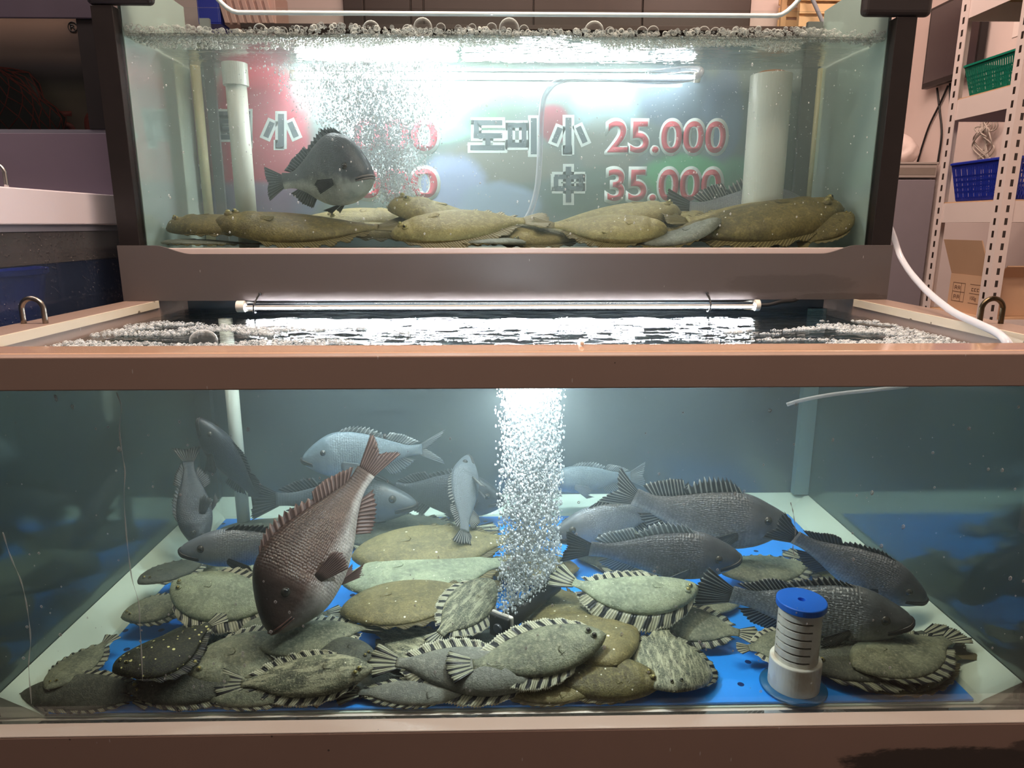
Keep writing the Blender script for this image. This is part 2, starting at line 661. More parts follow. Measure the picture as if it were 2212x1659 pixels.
def ripple_sheet(name, x0, x1, y0, y1, z, nx, ny, amp, kx, ky, mat, parent):
    vs = []
    for j in range(ny + 1):
        for i in range(nx + 1):
            x, y = x0 + (x1 - x0) * i / nx, y0 + (y1 - y0) * j / ny
            vs.append((x, y, z + amp * (mnoise.noise((x * kx, y * ky, z)) + .5 * mnoise.noise((x * kx * 2.3, y * ky * 2.1, z + 4)))))
    fs = [(j * (nx + 1) + i, j * (nx + 1) + i + 1, (j + 1) * (nx + 1) + i + 1, (j + 1) * (nx + 1) + i) for j in range(ny) for i in range(nx)]
    return MB().add(vs, fs).build(name, mat, parent, smooth=True)


o = MB().box(XL + .0005, XR - .0005, Y_GL + .0065, Y_BK - .0005, .4999, Z_W - .004).build('tank_water', M_HAZE_LOW)
tag(o, 'murky grey-blue water filling the large lower tank', 'water', kind='stuff')
s = ripple_sheet('water_surface', XL + .004, XR - .004, Y_GL + .011, Y_BK - .001, Z_W, 260, 130, 0.0022, 16, 34,
                 mat_surface('lower_water_surface', (22, 60, 1), 0.35, 1.33, (0.80, 0.86, 0.88, 1)), o)

# ------------------------------------------------------------------ upper tank
YP = 0.606                  # front of the base panel
Y_UG, Y_UB = 0.63, 0.93     # glass, back
UL, UR = -0.700, 0.750
Z_UF, Z_UW, Z_UT = 1.098, 1.500, 1.5345
up = thing('fish_tank', 'dark framed glass tank on a grey base, with a heap of brown flounders', 'fish tank', (0.025, 0.77, Z_RIM))


def ucut(zlow, zhigh, x0, x1, rr=0.045, inset=0.07):
    """top outline of a panel with a wide shallow cut-out: high at both ends, low between, S-curved shoulders"""
    pts = [(x0, zhigh)]
    for k in range(13):
        t = k / 12
        pts.append((x0 + inset + rr * 1.6 * t, zhigh + (zlow - zhigh) * (3 * t * t - 2 * t ** 3)))
    for k in range(13):
        t = 1 - k / 12
        pts.append((x1 - inset - rr * 1.6 * t, zhigh + (zlow - zhigh) * (3 * t * t - 2 * t ** 3)))
    pts.append((x1, zhigh))
    return pts


pts = [V((OL, YP, Z_RIM + .0005)), V((OR, YP, Z_RIM + .0005))] + [V((x, YP, z)) for x, z in ucut(1.0935, 1.110, OL, OR)][::-1]
part(MB().prism(pts, (0, .006, 0)), 'base_panel', M_PANEL, up)
part(MB().box(OL + .002, OR - .002, YP + .0062, Y_UG - .001, Z_RIM + .002, 1.1045), 'inner_ledge', mat_frame('pink_cream_ledge', C(206, 188, 182), .35, specks=.4), up, bevel=.001)
part(MB().box(OL + .002, OR - .002, Y_UG - .0008, 1.02, Z_RIM + .003, Z_UF - .002), 'base_box', M_PANEL, up)
part(MB().box(UL - .004, UR + .004, Y_UG, Y_UB, Z_UF - .0018, Z_UF), 'tank_floor', mat_plain('sand_floor', C(150, 150, 132), .6), up)
for (x0, x1, zt_) in ((OL + .001, UL - .001, 1.541), (UR + .001, OR - .001, 1.5295)):
    part(MB().box(x0, x1, YP + .007, Y_UG + .012, 1.1048, zt_), 'front_post', M_POST, up, bevel=.0012)
# front glass with its cut-out top
zz = ucut(Z_UT, 1.640, UL, UR, 0.075, 0.10)
pts = [V((UL, Y_UG, 1.1047)), V((UR, Y_UG, 1.1047))] + [V((x, Y_UG, z)) for x, z in zz][::-1]
fg = part(MB().prism(pts, (0, .008, 0)), 'front_glass', M_GLASS_UP, up)
e = MB()
ed = [V((x, Y_UG + .004, z + .0006)) for x, z in zz]
e.tube(ed, .0042, 8)
eo = e.build('glass_edge', M_EDGE, fg, smooth=True)
for (x0, x1) in ((UL - .006, UL), (UR, UR + .006)):
    part(MB().box(x0, x1, Y_UG + .0125, Y_UB, Z_UF, 1.625), 'side_glass', M_SIDE_UP, up)
part(MB().box(UL - .006, UR + .006, Y_UB, Y_UB + .006, Z_UF, 1.625), 'back_glass', mat_pane('back_glass', (0.97, 0.99, 0.985, 1), .25), up)
part(MB().box(UR - .040, UR - .006, Y_UB - .012, Y_UB - .001, Z_UF + .001, 1.60), 'back_post', M_BACKPOST, up)
part(MB().box(UL + .036, UL + .058, Y_UB - .010, Y_UB - .001, Z_UF + .001, 1.60), 'back_post', M_BACKPOST, up)
part(MB().tube([V((UL + .018, Y_UB - .012, Z_UF + .001)), V((UL + .018, Y_UB - .012, 1.5))], .011, 12), 'corner_seam', M_SEAM, up, smooth=True)
part(MB().tube([V((UR - .003, Y_UB - .014, Z_UF + .001)), V((UR - .003, Y_UB - .014, 1.5))], .006, 12), 'corner_seam', M_SEAM, up, smooth=True)
# black corner brackets on the posts
part(MB().box(OL - .005, -.626, YP + .003, Y_UG - .0005, 1.5415, 1.70), 'corner_bracket', M_BLACK, up, bevel=.012, seg=4)
part(MB().box(UR - .066, OR + .025, YP + .003, Y_UG - .0005, 1.5300, 1.70), 'corner_bracket', M_BLACK, up, bevel=.012, seg=4)
o = MB().box(UL + .0005, UR - .0005, Y_UG + .0085, Y_UB - .0005, Z_UF + .0003, Z_UW - .003).build('tank_water', M_HAZE_UP)
tag(o, 'cloudy pale green water filling the upper flounder tank', 'water', kind='stuff')


def mat_under(name):
    """water skin seen from below: it mirrors the tank"""
    m = NT(name)
    co = m.mapping(m.coord(), (9, 30, 1))
    h = m.math('ADD', m.noise(co, 1.0, 4, .6), m.math('MULTIPLY', m.noise(co, 4.0, 2, .5), .3))
    nb = m.bump(h, .5, .012)
    tr = m.n('BsdfTransparent')
    tr.inputs[0].default_value = (.92, .96, .95, 1)
    gl = m.n('BsdfGlossy')
    gl.inputs['Roughness'].default_value = .04
    m.set(gl.inputs['Normal'], nb)
    return m.done(m.mixsh(.72, tr.outputs[0], gl.outputs[0]))


ripple_sheet('water_surface', UL + .002, UR - .002, Y_UG + .0095, Y_UB - .002, Z_UW, 220, 60, 0.0035, 9, 26, mat_under('upper_water_surface'), o)

# ------------------------------------------------------------------ lamps of the tanks
M_LED_LOW = mat_emit('led_strip_lower', (0.93, 0.96, 1.0, 1), LED_LOW)
M_LED_UP = mat_emit('led_strip_upper', (0.95, 0.98, 1.0, 1), LED_UP)
M_TUBEGLASS = mat_pane('lamp_tube', (.98, .99, 1, 1), 1.0)
M_WHITECAP = mat_plain('white_end_cap', C(232, 226, 214), .35)
y_l, z_l = 0.580, 0.9935
xa, xb = PY(512, 662, y_l).x, PY(1640, 662, y_l).x
lamp = thing('led_tube_lamp', 'glowing white tube lamp tied under the front of the upper tank base', 'lamp', (0, y_l, z_l))
o = under(MB().tube([V((xa + .016, y_l, z_l)), V((xb - .010, y_l, z_l))], .0100, 20, cap=False).build('lamp_tube', M_TUBEGLASS, smooth=True), lamp)
o2 = MB().box(xa + .018, xb - .012, y_l - .0062, y_l + .0048, z_l - .0045, z_l - .0012).build('led_strip', M_LED_LOW, o)
o2 = MB().box(xa + .018, xb - .012, y_l - .0070, y_l + .0070, z_l - .0010, z_l + .0012).build('led_light_shield', M_WHITECAP, o)  # opaque backing added to keep the strip's light off the panel above
for x0, x1 in ((xa, xa + .016), (xb - .010, xb)):
    under(MB().tube([V((x0, y_l, z_l)), V((x1, y_l, z_l))], .0112, 20).build('end_cap', M_WHITECAP, smooth=True, bevel=.001), lamp)
for px in (553, 1533):
    p = PY(px, 655, y_l)
    t = MB().tube(spline([V((p.x + .001, YP - .002, 1.0155)), V((p.x, YP - .006, 1.013)), V((p.x, y_l + .004, 1.0075)), V((p.x - .001, y_l - .0118, z_l + .002)), V((p.x - .003, y_l - .008, z_l - .0115)), V((p.x - .003, y_l + .004, z_l - .0125))], 24), .0017, 8)
    t.ball((p.x + .001, YP - .002, 1.0155), .0032, 6)
    o = under(t.build('cable_tie', M_BLACKRUB, smooth=True), lamp)
    o['label'] = 'black cable tie'
under(MB().tube(spline([V((xb - .001, y_l, z_l)), V((xb + .02, y_l, z_l + .001)), V((xb + .045, y_l + .006, z_l + .006)), V((xb + .075, y_l + .018, 1.0005)), V((xb + .10, YP + .03, 1.0005))], 24), .004, 10).build('power_cable', M_BLACKRUB, smooth=True), lamp)

y_u = 0.885
pa, pb = PY(640, 163, y_u), PY(1500, 163, y_u)
lamp = thing('led_tube_lamp', 'dazzling submerged tube lamp below the water surface of the upper tank', 'lamp', (0, y_u, pa.z))
zl = pa.z
o = under(MB().tube([V((pa.x, y_u, zl)), V((pb.x, y_u, zl))], .0105, 20, cap=False).build('lamp_tube', M_TUBEGLASS, smooth=True), lamp)
o2 = MB().tube([V((pa.x + .004, y_u, zl)), V((pa.x + .36, y_u, zl))], .0075, 12).build('led_strip', mat_emit('led_strip_bright', (0.95, 0.98, 1.0, 1), LED_UP * 2.2), o)
o2 = MB().tube([V((pa.x + .37, y_u, zl)), V((pb.x - .004, y_u, zl))], .004, 12).build('led_strip', M_LED_UP, o)
for x0, x1 in ((pa.x - .012, pa.x), (pb.x, pb.x + .012)):
    under(MB().tube([V((x0, y_u, zl)), V((x1, y_u, zl))], .0118, 20).build('end_cap', M_WHITECAP, smooth=True), lamp)


# small submerged lamp, added out of view behind the front rim to brighten the bubbles
ly, lz = .125, .944
lx = PY(1148, 800, ly).x
lamp = thing('added_capsule_lamp', 'small bright lamp capsule added out of view under the water behind the beige rim to brighten the bubbles', 'lamp', (lx, ly, lz))
under(MB().tube([V((lx - .035, ly, lz)), V((lx + .035, ly, lz))], .007, 16).build('glowing_capsule', mat_emit('capsule_glow', (0.90, 0.95, 1.0, 1), 620.0), smooth=True), lamp)
for s in (-1, 1):
    under(MB().tube([V((lx + s * .0355, ly, lz)), V((lx + s * .047, ly, lz))], .0085, 16).build('end_cap', M_WHITECAP, smooth=True), lamp)
under(MB().tube(spline([V((lx + .047, ly, lz)), V((lx + .058, ly, lz + .004)), V((lx + .062, ly - .005, lz + .02)), V((lx + .062, .10, .985)), V((lx + .06, .082, 1.0055)), V((lx + .06, .06, 1.0055))], 30), .0025, 8).build('power_cable', M_WHITECAP, smooth=True), lamp)
# ------------------------------------------------------------------ fish: builders


class Bend:
    """centre line of a fish: x runs from the snout (0) back to -L; it may bend sideways (lat), up (vert) or in an S"""

    def __init__(self, L=1.25, lat=0.0, vert=0.0, s_lat=0.0, s_vert=0.0, rollt=0.0, n=60):
        self.L, self.n = L, n
        self.p = [V((0, 0, 0))]
        self.fr = []
        a = b = 0.0
        for i in range(n + 1):
            t = i / n
            a = lat * (t - .3) + s_lat * math.sin(t * 2 * math.pi)
            b = vert * (t - .3) + s_vert * math.sin(t * 2 * math.pi)
            fwd = V((math.cos(a) * math.cos(b), math.sin(a) * math.cos(b), math.sin(b)))
            side = V((-math.sin(a), math.cos(a), 0))
            upv = fwd.cross(side)
            r = rollt * (t - .3)
            side, upv = side * math.cos(r) + upv * math.sin(r), upv * math.cos(r) - side * math.sin(r)
            self.fr.append((side, upv, fwd))
            if i < n:
                self.p.append(self.p[-1] - fwd * (L / n))

    def __call__(self, x, y, z):
        u = -x / self.L * self.n
        i = int(min(self.n - 1, max(0, math.floor(u))))
        f = u - i
        c = self.p[i].lerp(self.p[i + 1], f)
        side = self.fr[i][0].lerp(self.fr[i + 1][0], min(1, max(0, f)))
        upv = self.fr[i][1].lerp(self.fr[i + 1][1], min(1, max(0, f)))
        return c + side * y + upv * z


def mesh_uv(name, vs, fs, uvs, mats, parent, smooth=True, solid=0.0, subs=0):
    me = bpy.data.meshes.new(name)
    me.from_pydata([tuple(v) for v in vs], [], fs)
    uvl = me.uv_layers.new(name='UVMap')
    for lp in me.loops:
        uvl.data[lp.index].uv = uvs[lp.vertex_index]
    for mt in (mats if isinstance(mats, (list, tuple)) else [mats]):
        me.materials.append(mt)
    me.polygons.foreach_set('use_smooth', [smooth] * len(me.polygons))
    me.update()
    o = bpy.data.objects.new(name, me)
    COL.objects.link(o)
    o.parent = parent
    if solid:
        s = o.modifiers.new('solid', 'SOLIDIFY')
        s.thickness = solid
        s.offset = 0
    if subs:
        s = o.modifiers.new('subd', 'SUBSURF')
        s.levels = s.render_levels = subs
    return o


def fin(name, base, tip, rays, mat, parent, D, O, serr=0.1, rows=4, ruffle=0.0, rfreq=9.0, nrm=(0, 1, 0), solid=0.004, curl=0.0, seed=0):
    """fan of rays between base(a) and tip(a), a in 0..1; ray ends stand out of the web"""
    rnd = random.Random(seed)
    vs, uvs, fs = [], [], []
    nc = rays * 2 + 1
    nr = V(nrm)
    for i in range(nc):
        a = i / (nc - 1)
        b, t = V(base(a)), V(tip(a))
        k = 1.0 if i % 2 == 0 else 1.0 - serr
        k *= 1 + rnd.uniform(-.04, .04)
        for j in range(rows + 1):
            w = j / rows
            p = b.lerp(b + (t - b) * k, w)
            p = p + nr * (ruffle * math.sin(a * rfreq * 2 * math.pi + seed) * w ** 1.5 + curl * w * w + (0.0022 if i % 2 == 0 else -0.0010) * min(1, 2 * w))
            vs.append(D(*p) - O)
            uvs.append((a, w))
    for i in range(nc - 1):
        for j in range(rows):
            q = i * (rows + 1) + j
            fs.append((q, q + rows + 1, q + rows + 2, q + 1))
    return mesh_uv(name, vs, fs, uvs, mat, parent, True, solid)


# ---- materials of fish
def mat_skin(name, back, side, belly, mott=0.35, scales=46, scale_amt=0.5, rough=0.38, head=0.75, mscale=9, gloss=.5, stripes=None, speck=None, pale=.22):
    """u runs snout to tail, v belly to back: countershading of the fish itself, scales behind the head, mottles"""
    m = NT(name)
    uvn = m.n('UVMap')
    sx = m.n('SeparateXYZ')
    m.set(sx.inputs[0], uvn.outputs[0])
    u, v = sx.outputs[0], sx.outputs[1]
    co = m.coord()
    nz = m.noise(co, mscale, 5, .65)
    vv = m.math('ADD', v, m.math('MULTIPLY', m.math('SUBTRACT', nz, .5), .22))
    c = m.ramp(vv, [(0.02, belly), (pale, belly), (pale + .2, side), (0.85, back)])
    dk = tuple(x * (1 - mott) for x in back[:3]) + (1,)
    c = m.mix(m.math('MULTIPLY', m.ramp(nz, [(.42, 0.0), (.62, 1.0)]), mott), c, dk)
    vo = m.voronoi(m.mapping(uvn.outputs[0], (scales, scales * .62, 1)), 1.0, 'F1', 0.35)
    d = vo.outputs['Distance']
    bodyf = m.ramp(u, [(.22, 0.0), (.30, 1.0)])
    sc = m.math('MULTIPLY', m.ramp(d, [(.25, 0.0), (.62, 1.0)]), m.math('MULTIPLY', bodyf, scale_amt))
    c = m.mix(sc, c, tuple(x * .35 for x in side[:3]) + (1,))
    # glints painted as paler colour on single scales
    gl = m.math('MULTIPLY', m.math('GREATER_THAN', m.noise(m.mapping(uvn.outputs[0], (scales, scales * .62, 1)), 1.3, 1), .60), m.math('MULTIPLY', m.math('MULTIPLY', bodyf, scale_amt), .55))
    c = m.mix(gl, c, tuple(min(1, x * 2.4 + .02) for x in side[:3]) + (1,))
    hd = m.ramp(u, [(.16, 1.0), (.34, 0.0)])
    c = m.mix(m.math('MULTIPLY', hd, 1 - head), c, tuple(x * .25 for x in back[:3]) + (1,))
    if speck:
        vs_ = m.voronoi(co, 26)
        c = m.mix(m.math('MULTIPLY', m.math('LESS_THAN', vs_.outputs['Distance'], .16), .6), c, speck)
    h = m.math('ADD', m.math('MULTIPLY', m.math('MULTIPLY', d, bodyf), -0.9), m.math('MULTIPLY', m.noise(co, 60), .25))
    nrm = m.bump(h, .35, .006)
    return m.done(m.principled(c, rough, 0.0, nrm, gloss))


def mat_flat(name, col, dark, lite, dots=None, dot_scale=16, fine=1.0, mscale=7, lines=0.0, dot_r=.10):
    """flatfish skin: mottled, grainy, with pale dots"""
    m = NT(name)
    co = m.coord()
    n1 = m.noise(co, mscale, 5, .65)
    n2 = m.noise(co, mscale * 6, 4, .6)
    c = m.mix(m.ramp(n1, [(.38, 0.0), (.66, 1.0)]), dark, col)
    c = m.mix(m.math('MULTIPLY', m.ramp(n2, [(.5, 0.0), (.68, 1.0)]), .6), c, lite)
    n3 = m.noise(co, 85, 3, .7)
    c = m.mix(m.math('MULTIPLY', m.ramp(n3, [(.46, 0.0), (.60, 1.0)]), .42 * fine), c, tuple(x * .35 for x in dark[:3]) + (1,))
    if lines:
        w = m.noise(m.mapping(co, (5, 26, 5)), 1.2, 4, .6)
        c = m.mix(m.math('MULTIPLY', m.ramp(w, [(.48, 0.0), (.62, 1.0)]), lines), c, lite)
    if dots:
        vo = m.voronoi(co, dot_scale)
        rr = m.math('MULTIPLY', m.noise(co, 5.3), dot_r * 2)
        c = m.mix(m.math('LESS_THAN', vo.outputs['Distance'], rr), c, dots)
    h = m.math('ADD', n3, m.math('MULTIPLY', n2, .6))
    nrm = m.bump(h, .35, .006)
    return m.done(m.principled(c, .45, 0, nrm, .4))


def mat_fin(name, col, dark, nstripe=0.0, rays=60, trans=.35, stripe_dark=None, duty=.5, edge=None, wob=.8):
    m = NT(name)
    uvn = m.n('UVMap')
    sx = m.n('SeparateXYZ')
    m.set(sx.inputs[0], uvn.outputs[0])
    u, v = sx.outputs[0], sx.outputs[1]
    ray_ = m.math('SINE', m.math('MULTIPLY', u, rays * 2 * math.pi))
    c = m.mix(m.ramp(ray_, [(.35, 0.0), (.8, 1.0)]), dark, col)
    if nstripe:
        nz = m.noise(m.mapping(uvn.outputs[0], (nstripe * .45, .8, 1)), 1.0, 2)
        ph = m.math('FRACT', m.math('ADD', m.math('MULTIPLY', u, nstripe), m.math('MULTIPLY', nz, wob)))
        st = m.ramp(ph, [(0.0, 0.0), (.06, 1.0), (duty - .04, 1.0), (duty + .04, 0.0)])
        c = m.mix(st, c, stripe_dark or (.012, .014, .016, 1))
    if edge:
        c = m.mix(m.ramp(v, [(.82, 0.0), (.97, 1.0)]), c, edge)
    p = m.principled(c, .4, 0, m.bump(ray_, .25, .004), .5)
    t = m.n('BsdfTranslucent')
    m.set(t.inputs[0], c)
    return m.done(m.mixsh(trans, p, t.outputs[0]))


M_PUPIL = mat_plain('black_pupil', (.006, .006, .008, 1), .08, 0, 0, 5, 0, .9)
M_IRIS_DARK = mat_plain('dark_iris', C(58, 54, 48), .2, .2, .3, 90)
M_IRIS_GOLD = mat_plain('olive_gold_iris', C(150, 140, 84), .25, .3, .3, 90)
M_LIP_DARK = mat_plain('dark_lips', C(38, 32, 32), .35)
M_LIP_PINK = mat_plain('pinkish_lips', C(88, 60, 54), .35)
M_LIP_GREY = mat_plain('grey_lips', C(122, 112, 110), .35)
M_MOUTH = mat_plain('mouth_gap', C(10, 8, 8), .6)


def place(root, head, tail, D, Lt, O, up=(0, 0, 1), roll=0.0):
    """put the fish so that its snout is at head and its tail tip at tail"""
    head, tail = V(head), V(tail)
    a, b = D(0, 0, 0), D(-Lt, 0, 0)
    lx = (a - b).normalized()
    lz = V((0, 0, 1))
    lz = (lz - lx * lz.dot(lx)).normalized()
    ly = lz.cross(lx)
    wx = (head - tail).normalized()
    wz = V(up)
    wz = (wz - wx * wz.dot(wx)).normalized()
    wy = wz.cross(wx)
    if roll:
        wz, wy = wz * math.cos(roll) + wy * math.sin(roll), wy * math.cos(roll) - wz * math.sin(roll)
    Bl = Matrix((lx, ly, lz)).transposed()
    Bw = Matrix((wx, wy, wz)).transposed()
    Rm = Bw @ Bl.transposed()
    s = (head - tail).length / (a - b).length
    loc = head - Rm @ ((a - O) * s)
    root.matrix_world = Matrix.Translation(loc) @ Rm.to_4x4() @ Matrix.Scale(s, 4)
    return s


BOX_LOW = (XL + .004, XR - .004, Y_GL + .0075, Y_BK - .004, .5052, Z_W - .012)
BOX_UP = (UL + .004, UR - .004, Y_UG + .0105, Y_UB - .006, Z_UF + .001, Z_UW - .012)


def keep_in(root, box):
    """slide a fish so that none of it pokes through glass or floor"""
    MW = root.matrix_world
    lo, hi = V((9, 9, 9)), V((-9, -9, -9))
    for ch in root.children:
        for v in ch.data.vertices:
            p = MW @ v.co
            for k in range(3):
                lo[k] = min(lo[k], p[k])
                hi[k] = max(hi[k], p[k])
    sh = V((0, 0, 0))
    for k in range(3):
        a, b = box[2 * k], box[2 * k + 1]
        if hi[k] - lo[k] > b - a:
            sh[k] = (a + b) / 2 - (lo[k] + hi[k]) / 2
        elif lo[k] < a:
            sh[k] = a - lo[k]
        elif hi[k] > b:
            sh[k] = b - hi[k]
    if sh.length > 0:
        root.matrix_world = Matrix.Translation(sh) @ MW
    return root


SHAPES = {
    # t, top, bottom, half width (all in body lengths), mouth corner (t, z), gill t
    'rockfish': dict(t=[0, .015, .05, .12, .22, .34, .48, .62, .77, .9, 1], top=[.012, .032, .06, .10, .145, .168, .16, .132, .085, .055, .056],
                     bot=[-.012, -.034, -.058, -.092, -.125, -.145, -.142, -.112, -.07, -.045, -.048], w=[.012, .034, .055, .078, .095, .098, .086, .064, .04, .022, .012],
                     mouth=(.135, -.030), gill=.31, eye=(.155, .052, .030)),
    'snapper': dict(t=[0, .015, .05, .12, .22, .34, .48, .62, .77, .9, 1], top=[.010, .035, .075, .135, .195, .215, .195, .150, .092, .052, .052],
                    bot=[-.012, -.040, -.070, -.115, -.160, -.175, -.165, -.130, -.075, -.045, -.046], w=[.012, .040, .064, .090, .110, .114, .100, .075, .045, .022, .012],
                    mouth=(.095, -.038), gill=.30, eye=(.185, .060, .028)),
    'bream': dict(t=[0, .015, .05, .12, .22, .34, .48, .62, .77, .9, 1], top=[.012, .036, .076, .145, .220, .268, .265, .205, .112, .055, .058],
                  bot=[-.014, -.042, -.078, -.120, -.160, -.180, -.178, -.145, -.085, -.05, -.05], w=[.014, .045, .075, .108, .128, .130, .112, .082, .048, .024, .013],
                  mouth=(.075, -.030), gill=.29, eye=(.175, .070, .034)),
}


def round_fish(name, label, cat, shape, skin, finmat, tailmat, head, tail, lat=0.0, vert=0.0, s_lat=0.0, up=(0, 0, 1), roll=0.0, group=None,
               dors=1.0, fork=.12, iris=None, lips=None, pect=1.0, seed=1, pect_ang=.5, spine_mat=None, dstart=.30, lipw=1.0, deep=1.0, fat=1.0, tailspan=.155):
    if group is None and V(head).z < 1.0:
        group = 'fish swimming in the lower tank'
    S = SHAPES[shape]
    ft, fb, fw = herm(S['t'], [q * deep for q in S['top']]), herm(S['t'], [q * deep for q in S['bot']]), herm(S['t'], [q * fat for q in S['w']])
    LT = 1.22
    D = Bend(LT, lat, vert, s_lat)
    O = D(-.5, 0, float(fb(.5)))
    root = thing(name, label, cat, group=group)
    NT_, NP = 64, 36
    gt = S['gill']

    def ringpt(t, ph):
        top, bot, w = float(ft(t)), float(fb(t)), float(fw(t))
        cz, sz = math.cos(ph), math.sin(ph)
        z = (top if sz > 0 else -bot) * math.copysign(abs(sz) ** .92, sz)
        y = w * math.copysign(abs(cz) ** .85, cz) * (1 - .18 * max(0, sz) ** 2)
        # gill cover stands proud of the body
        gz = gt - .10 * (z / .16) ** 2 + .01
        k = .055 * (1 - sstep(gz - .004, gz + .010, t)) * sstep(.10, gt - .03, t) * abs(cz) ** .5
        y *= 1 + k * 1.6
        # hollow cheek before the gill cover edge of the fore lid
        pz = gt * .68 - .05 * (z / .16) ** 2
        y *= 1 - .030 * math.exp(-((t - pz) / .012) ** 2) * abs(cz)
        return y, z

    ts = [(i / NT_) ** 1.25 for i in range(NT_ + 1)]
    vs, uvs, fs = [], [], []
    for t in ts:
        top, bot = float(ft(t)), float(fb(t))
        for k in range(NP):
            y, z = ringpt(t, 2 * math.pi * k / NP)
            vs.append(D(-t, y, z) - O)
            uvs.append((t, (z - bot) / (top - bot + 1e-6)))
    for i in range(NT_):
        for k in range(NP):
            k2 = (k + 1) % NP
            fs.append((i * NP + k, i * NP + k2, (i + 1) * NP + k2, (i + 1) * NP + k))
    fs.append(tuple(range(NP))[::-1])
    fs.append(tuple(NT_ * NP + k for k in range(NP)))
    mesh_uv('body', vs, [f[::-1] for f in fs], uvs, skin, root, True)
    # fins
    tp, bt = lambda t: float(ft(t)), lambda t: float(fb(t))
    d0, d1, d2 = dstart, .68, .90

    def dbase(a):
        t = d0 + (d1 - d0) * a
        return (-t, 0, tp(t) - .006)

    def dtip(a):
        t = d0 + (d1 - d0) * a
        h = .105 * dors * math.sin(math.pi * min(1, .12 + a * .80)) ** .7
        return (-t - .045, 0, tp(t) + h)
    fin('spiny_dorsal_fin', dbase, dtip, 12, spine_mat or finmat, root, D, O, serr=.38, rows=4, seed=seed, solid=.005, ruffle=.006, rfreq=2)

    def sbase(a):
        t = d1 + (d2 - d1) * a
        return (-t, 0, tp(t) - .006)

    def stip(a):
        t = d1 + (d2 - d1) * a
        h = .105 * max(.6, dors) * (math.sin(math.pi * (.30 + a * .62)) ** .8)
        return (-t - .055 - .03 * a, 0, tp(t) + h)
    fin('soft_dorsal_fin', sbase, stip, 13, finmat, root, D, O, serr=.07, rows=4, seed=seed + 1, solid=.004, ruffle=.008, rfreq=1.5)

    def abase(a):
        t = .66 + .19 * a
        return (-t, 0, bt(t) + .006)

    def atip(a):
        t = .66 + .19 * a
        return (-t - .06 - .03 * a, 0, bt(t) - .095 * math.sin(math.pi * (.30 + a * .6)))
    fin('anal_fin', abase, atip, 10, finmat, root, D, O, serr=.12, rows=4, seed=seed + 2, solid=.004, ruffle=.006, rfreq=1.5)

    def tbase(a):
        q = 2 * a - 1
        return (-.985 - .01 * (1 - q * q), 0, .050 * q)

    def ttip(a):
        q = 2 * a - 1
        return (-1.215 + fork * (1 - abs(q)) ** 1.2 * .5 + .035 * q * q - (.02 if fork > .2 else 0), 0, tailspan * q)
    fin('tail_fin', tbase, ttip, 20, tailmat, root, D, O, serr=.05, rows=5, seed=seed + 3, solid=.005, ruffle=.010, rfreq=1.2)
    for s in (1, -1):
        wb = float(fw(gt + .02))

        def pbase(a, s=s):
            return (-(gt + .02), s * (wb * 1.0 - .002 - .010 * abs(a - .5)), -.015 - .055 * a)

        def ptip(a, s=s):
            an = pect_ang
            ln = .20 * pect * (1 - .45 * abs(a - .35))
            return (-(gt + .02) - ln * math.cos(an), s * (wb + ln * math.sin(an) * .8), -.0 - .060 - .13 * (a - .3) * pect)
        fin('pectoral_fin', pbase, ptip, 12, finmat, root, D, O, serr=.06, rows=4, seed=seed + 5, solid=.004, nrm=(0, s, 0), curl=.01)

        def vbase(a, s=s):
            t = gt + .07 + .035 * a
            return (-t, s * (.022 + .006 * a), bt(t) + .012)

        def vtip(a, s=s):
            t = gt + .07 + .035 * a
            return (-t - .10 - .035 * a, s * (.052 + .035 * a), bt(t) - .065 + .03 * a)
        fin('pelvic_fin', vbase, vtip, 6, finmat, root, D, O, serr=.08, rows=3, seed=seed + 7, solid=.004, nrm=(0, s, 0))
        # eye with pupil
        et, ez, er = S['eye']
        ph = math.asin(min(.99, ez / tp(et)))
        y, z = ringpt(et, ph)
        c = D(-et, s * (abs(y) - er * .55), z) - O
        out = (D(-et, s * (abs(y) + .05), z + .012) - D(-et, s * abs(y), z)).normalized()
        eo = MB().ball(c, er, 10).build('eye', iris or M_IRIS_DARK, root, smooth=True)
        MB().ball(c + out * er * .52, er * .58, 8).build('pupil', M_PUPIL, eo, smooth=True)
    # lips and mouth gap
    mt_, mz = S['mouth']

    def mp(q, dz, push=0.0):
        """q -1..1 round the snout from one mouth corner to the other"""
        t = mt_ * abs(q) ** 1.5
        z0 = -.004 + (mz + .004) * abs(q) ** 1.3
        top, bot = tp(t), bt(t)
        z = max(bot * .92, min(top * .92, z0 + dz))
        sz = z / (top if z > 0 else -bot)
        ph = math.asin(max(-.99, min(.99, math.copysign(abs(sz) ** (1 / .92), sz))))
        y, _ = ringpt(t, ph)
        return D(-t + .004 * (1 - abs(q)) + push, math.copysign(abs(y), q) * 1.01 if abs(q) > .02 else 0, z) - O
    qs = np.linspace(-1, 1, 25)
    r0 = .0095 * lipw
    lb = MB()
    lb.tube([mp(q, .010 * lipw) for q in qs], [r0 * (.45 + .55 * (1 - abs(q) ** 2)) for q in qs], 8)
    lb.tube([mp(q, -.012 * lipw) for q in qs], [r0 * 1.1 * (.4 + .6 * (1 - abs(q) ** 2)) for q in qs], 8)
    lp = lb.build('lips', lips or M_LIP_DARK, root, smooth=True)
    MB().tube([mp(q, -.001, -.001) for q in qs], [.0052 * lipw * (.6 + .4 * (1 - abs(q))) for q in qs], 6).build('mouth_gap', M_MOUTH, lp, smooth=True)
    place(root, head, tail, D, LT, O, up, roll)
    return keep_in(root, BOX_LOW if root.matrix_world.translation.z < 1.0 else BOX_UP)


